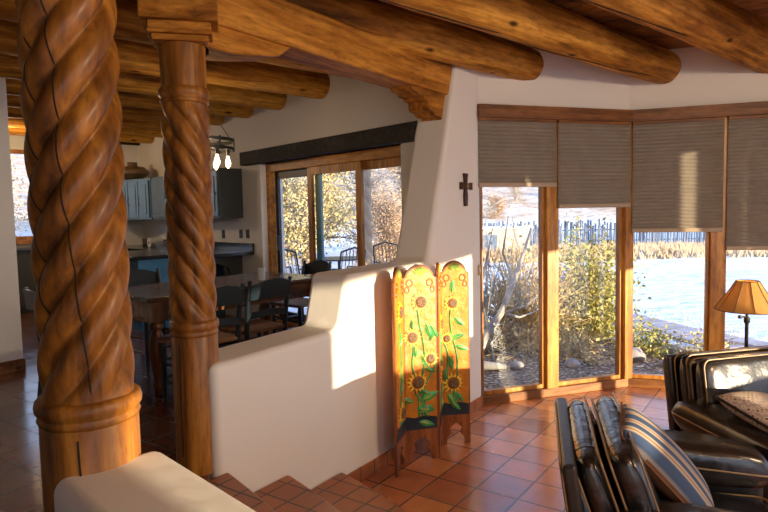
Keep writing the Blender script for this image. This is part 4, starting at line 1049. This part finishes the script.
# patio: twisted post, porch beam, wire chairs and table
pp = dn(6.05,5.02)   # seen through the right pane
pp = Vector((-.155*1.0, 0, 0))
yy = 9.4; xx = (368-384)/600*yy
po = thing('patio_post', 'pale twisted wooden post standing outside on the snowy patio', 'post', (xx,yy,.44))
bm = B(); prev = None; seg = 40
for i in range(120):
    z = 2.3*i/119; cur = []
    for j in range(seg):
        th = 2*PI*j/seg; r = .078*(.62+.42*abs(math.sin(1.0*(th+2*PI*z/.5)))**.7) if .1 < z < 2.0 else .08
        cur.append(bm.verts.new((r*math.cos(th), r*math.sin(th), z)))
    if prev:
        for j in range(seg): bm.faces.new((prev[j], prev[(j+1)%seg], cur[(j+1)%seg], cur[j]))
    else: bm.faces.new(cur[::-1])
    prev = cur
bm.faces.new(prev); link('post_shaft', bm, flat('post_wood', (.50,.36,.24), .7, var=.2), po)
pb = thing('porch_beam', 'weathered porch beam over the patio resting on the twisted post', 'beam', (xx,yy,2.74), math.atan2(WW.y, WW.x))
bm = B(); tube(bm, [(-2.6,0,.12), (2.4,0,.12)], .12, 16); link('beam', bm, 'bark', pb)
bm = B()
for k in range(6): tube(bm, [(-2.2+k*.85,-1.2,.34), (-3.2+k*.85,.6,.30)], .07, 10)
link('rafters', bm, 'bark', pb)
def pchair(label, loc, ang):
    o = thing('patio_chair', label, 'chair', loc, ang, 'wire patio chairs on the snow'); bm = B()
    r = .013
    for s in (-1,1):
        tube(bm, [(s*.24,-.25,0), (s*.23,-.2,.42), (s*.24,.2,.42), (s*.22,.28,.9)], r, 6); tube(bm, [(s*.24,.30,0), (s*.235,.2,.42)], r, 6); tube(bm, [(s*.24,-.2,.42), (s*.27,-.18,.64), (s*.26,.24,.66)], r, 6)
    tube(bm, [(-.22,.28,.9), (0,.30,.95), (.22,.28,.9)], r, 6); link('chair_frame', bm, 'black', o)
    bm = B()
    for k in range(7): tube(bm, [(-.20+k*.066,-.22,.43), (-.20+k*.066,.2,.42), (-.19+k*.063,.285,.92)], .007, 5)
    link('wire_seat', bm, 'bark', o)
    return o
pc = pchair('wire patio chair beyond the left pane of the sliding door', (-1.28,8.75,.44), 2.6)
dup(pc, (-.62,8.6,.44), 3.9, 'wire patio chair beyond the middle pane of the sliding door'); dup(pc, (.16,9.5,.44), .5, 'wire patio chair beyond the right pane beside the twisted post')
o = thing('patio_table', 'round black iron patio table between the wire chairs', 'table', (-.72,9.6,.44))
bm = B(); lathe(bm, [(.42,.70), (.42,.72)], 32); link('table_top', bm, 'black', o)
bm = B(); tube(bm, [(0,0,.03), (0,0,.70)], .025); link('pedestal', bm, 'black', o)
bm = B()
for k in range(3): a = k*2.1; tube(bm, [(0,0,.25), (.18*math.cos(a),.18*math.sin(a),.12), (.3*math.cos(a),.3*math.sin(a),.0)], .014, 6)
link('feet', bm, 'black', o)

# ---------------------------------------------------------------- light
w = bpy.data.worlds.new('sky'); scn.world = w; w.use_nodes = True; nt = w.node_tree
bg = nt.nodes['Background']
tc = nt.nodes.new('ShaderNodeTexCoord'); sp_ = nt.nodes.new('ShaderNodeSeparateXYZ'); nt.links.new(tc.outputs['Generated'], sp_.inputs[0])
sky = ramp(nt, sp_.outputs[2], [(.0, (.84,.88,.95)), (.25, (.50,.66,.98)), (.8, (.30,.46,.88))])
nt.links.new(sky, bg.inputs[0]); bg.inputs[1].default_value = 1.4
sun = bpy.data.lights.new('sun', 'SUN'); sun.energy = 7; sun.angle = R(.6); sun.color = (1,.80,.52)
so = bpy.data.objects.new('sun', sun); COL.objects.link(so)
el = R(5.6); d = Vector((-.70*math.cos(el), .714*math.cos(el), -math.sin(el))); so.rotation_euler = d.to_track_quat('-Z','Y').to_euler()
def point(name, loc, e, col, r=.06):
    l = bpy.data.lights.new(name, 'POINT'); l.energy = e; l.color = col; l.shadow_soft_size = r; o = bpy.data.objects.new(name, l); COL.objects.link(o); o.location = loc
point('fill_light_living', (3.3,.6,2.7), 135, (1,.78,.52), .15)  # both living-room points are unseen lights added as fill
point('fill_light_living', (2.2,-1.6,2.8), 32, (1,.84,.66), .15)
point('kitchen_lamp', dn(1.6,9.3,2.85), 26, (1,.68,.35), .12)
point('chandelier_light', (-1.585,5.42,2.40), 6, (1,.72,.4), .1)
point('floor_lamp_light', (2.57,4.22,1.19), 2.5, (1,.6,.3), .03)

# ---------------------------------------------------------------- camera
cam = bpy.data.cameras.new('camera'); cam.sensor_width = 36; cam.lens = 600/768*36; cam.clip_end = 500
co = bpy.data.objects.new('camera', cam); COL.objects.link(co); co.location = (0,0,1.85)
co.rotation_euler = (Matrix.Rotation(R(86), 4, 'X') @ Matrix.Rotation(R(-1.17), 4, 'Z')).to_euler()
scn.camera = co
vs = scn.view_settings; vs.view_transform = 'Standard'; vs.look = 'None'; vs.gamma = 1; vs.exposure = 0.88; vs.use_curve_mapping = False
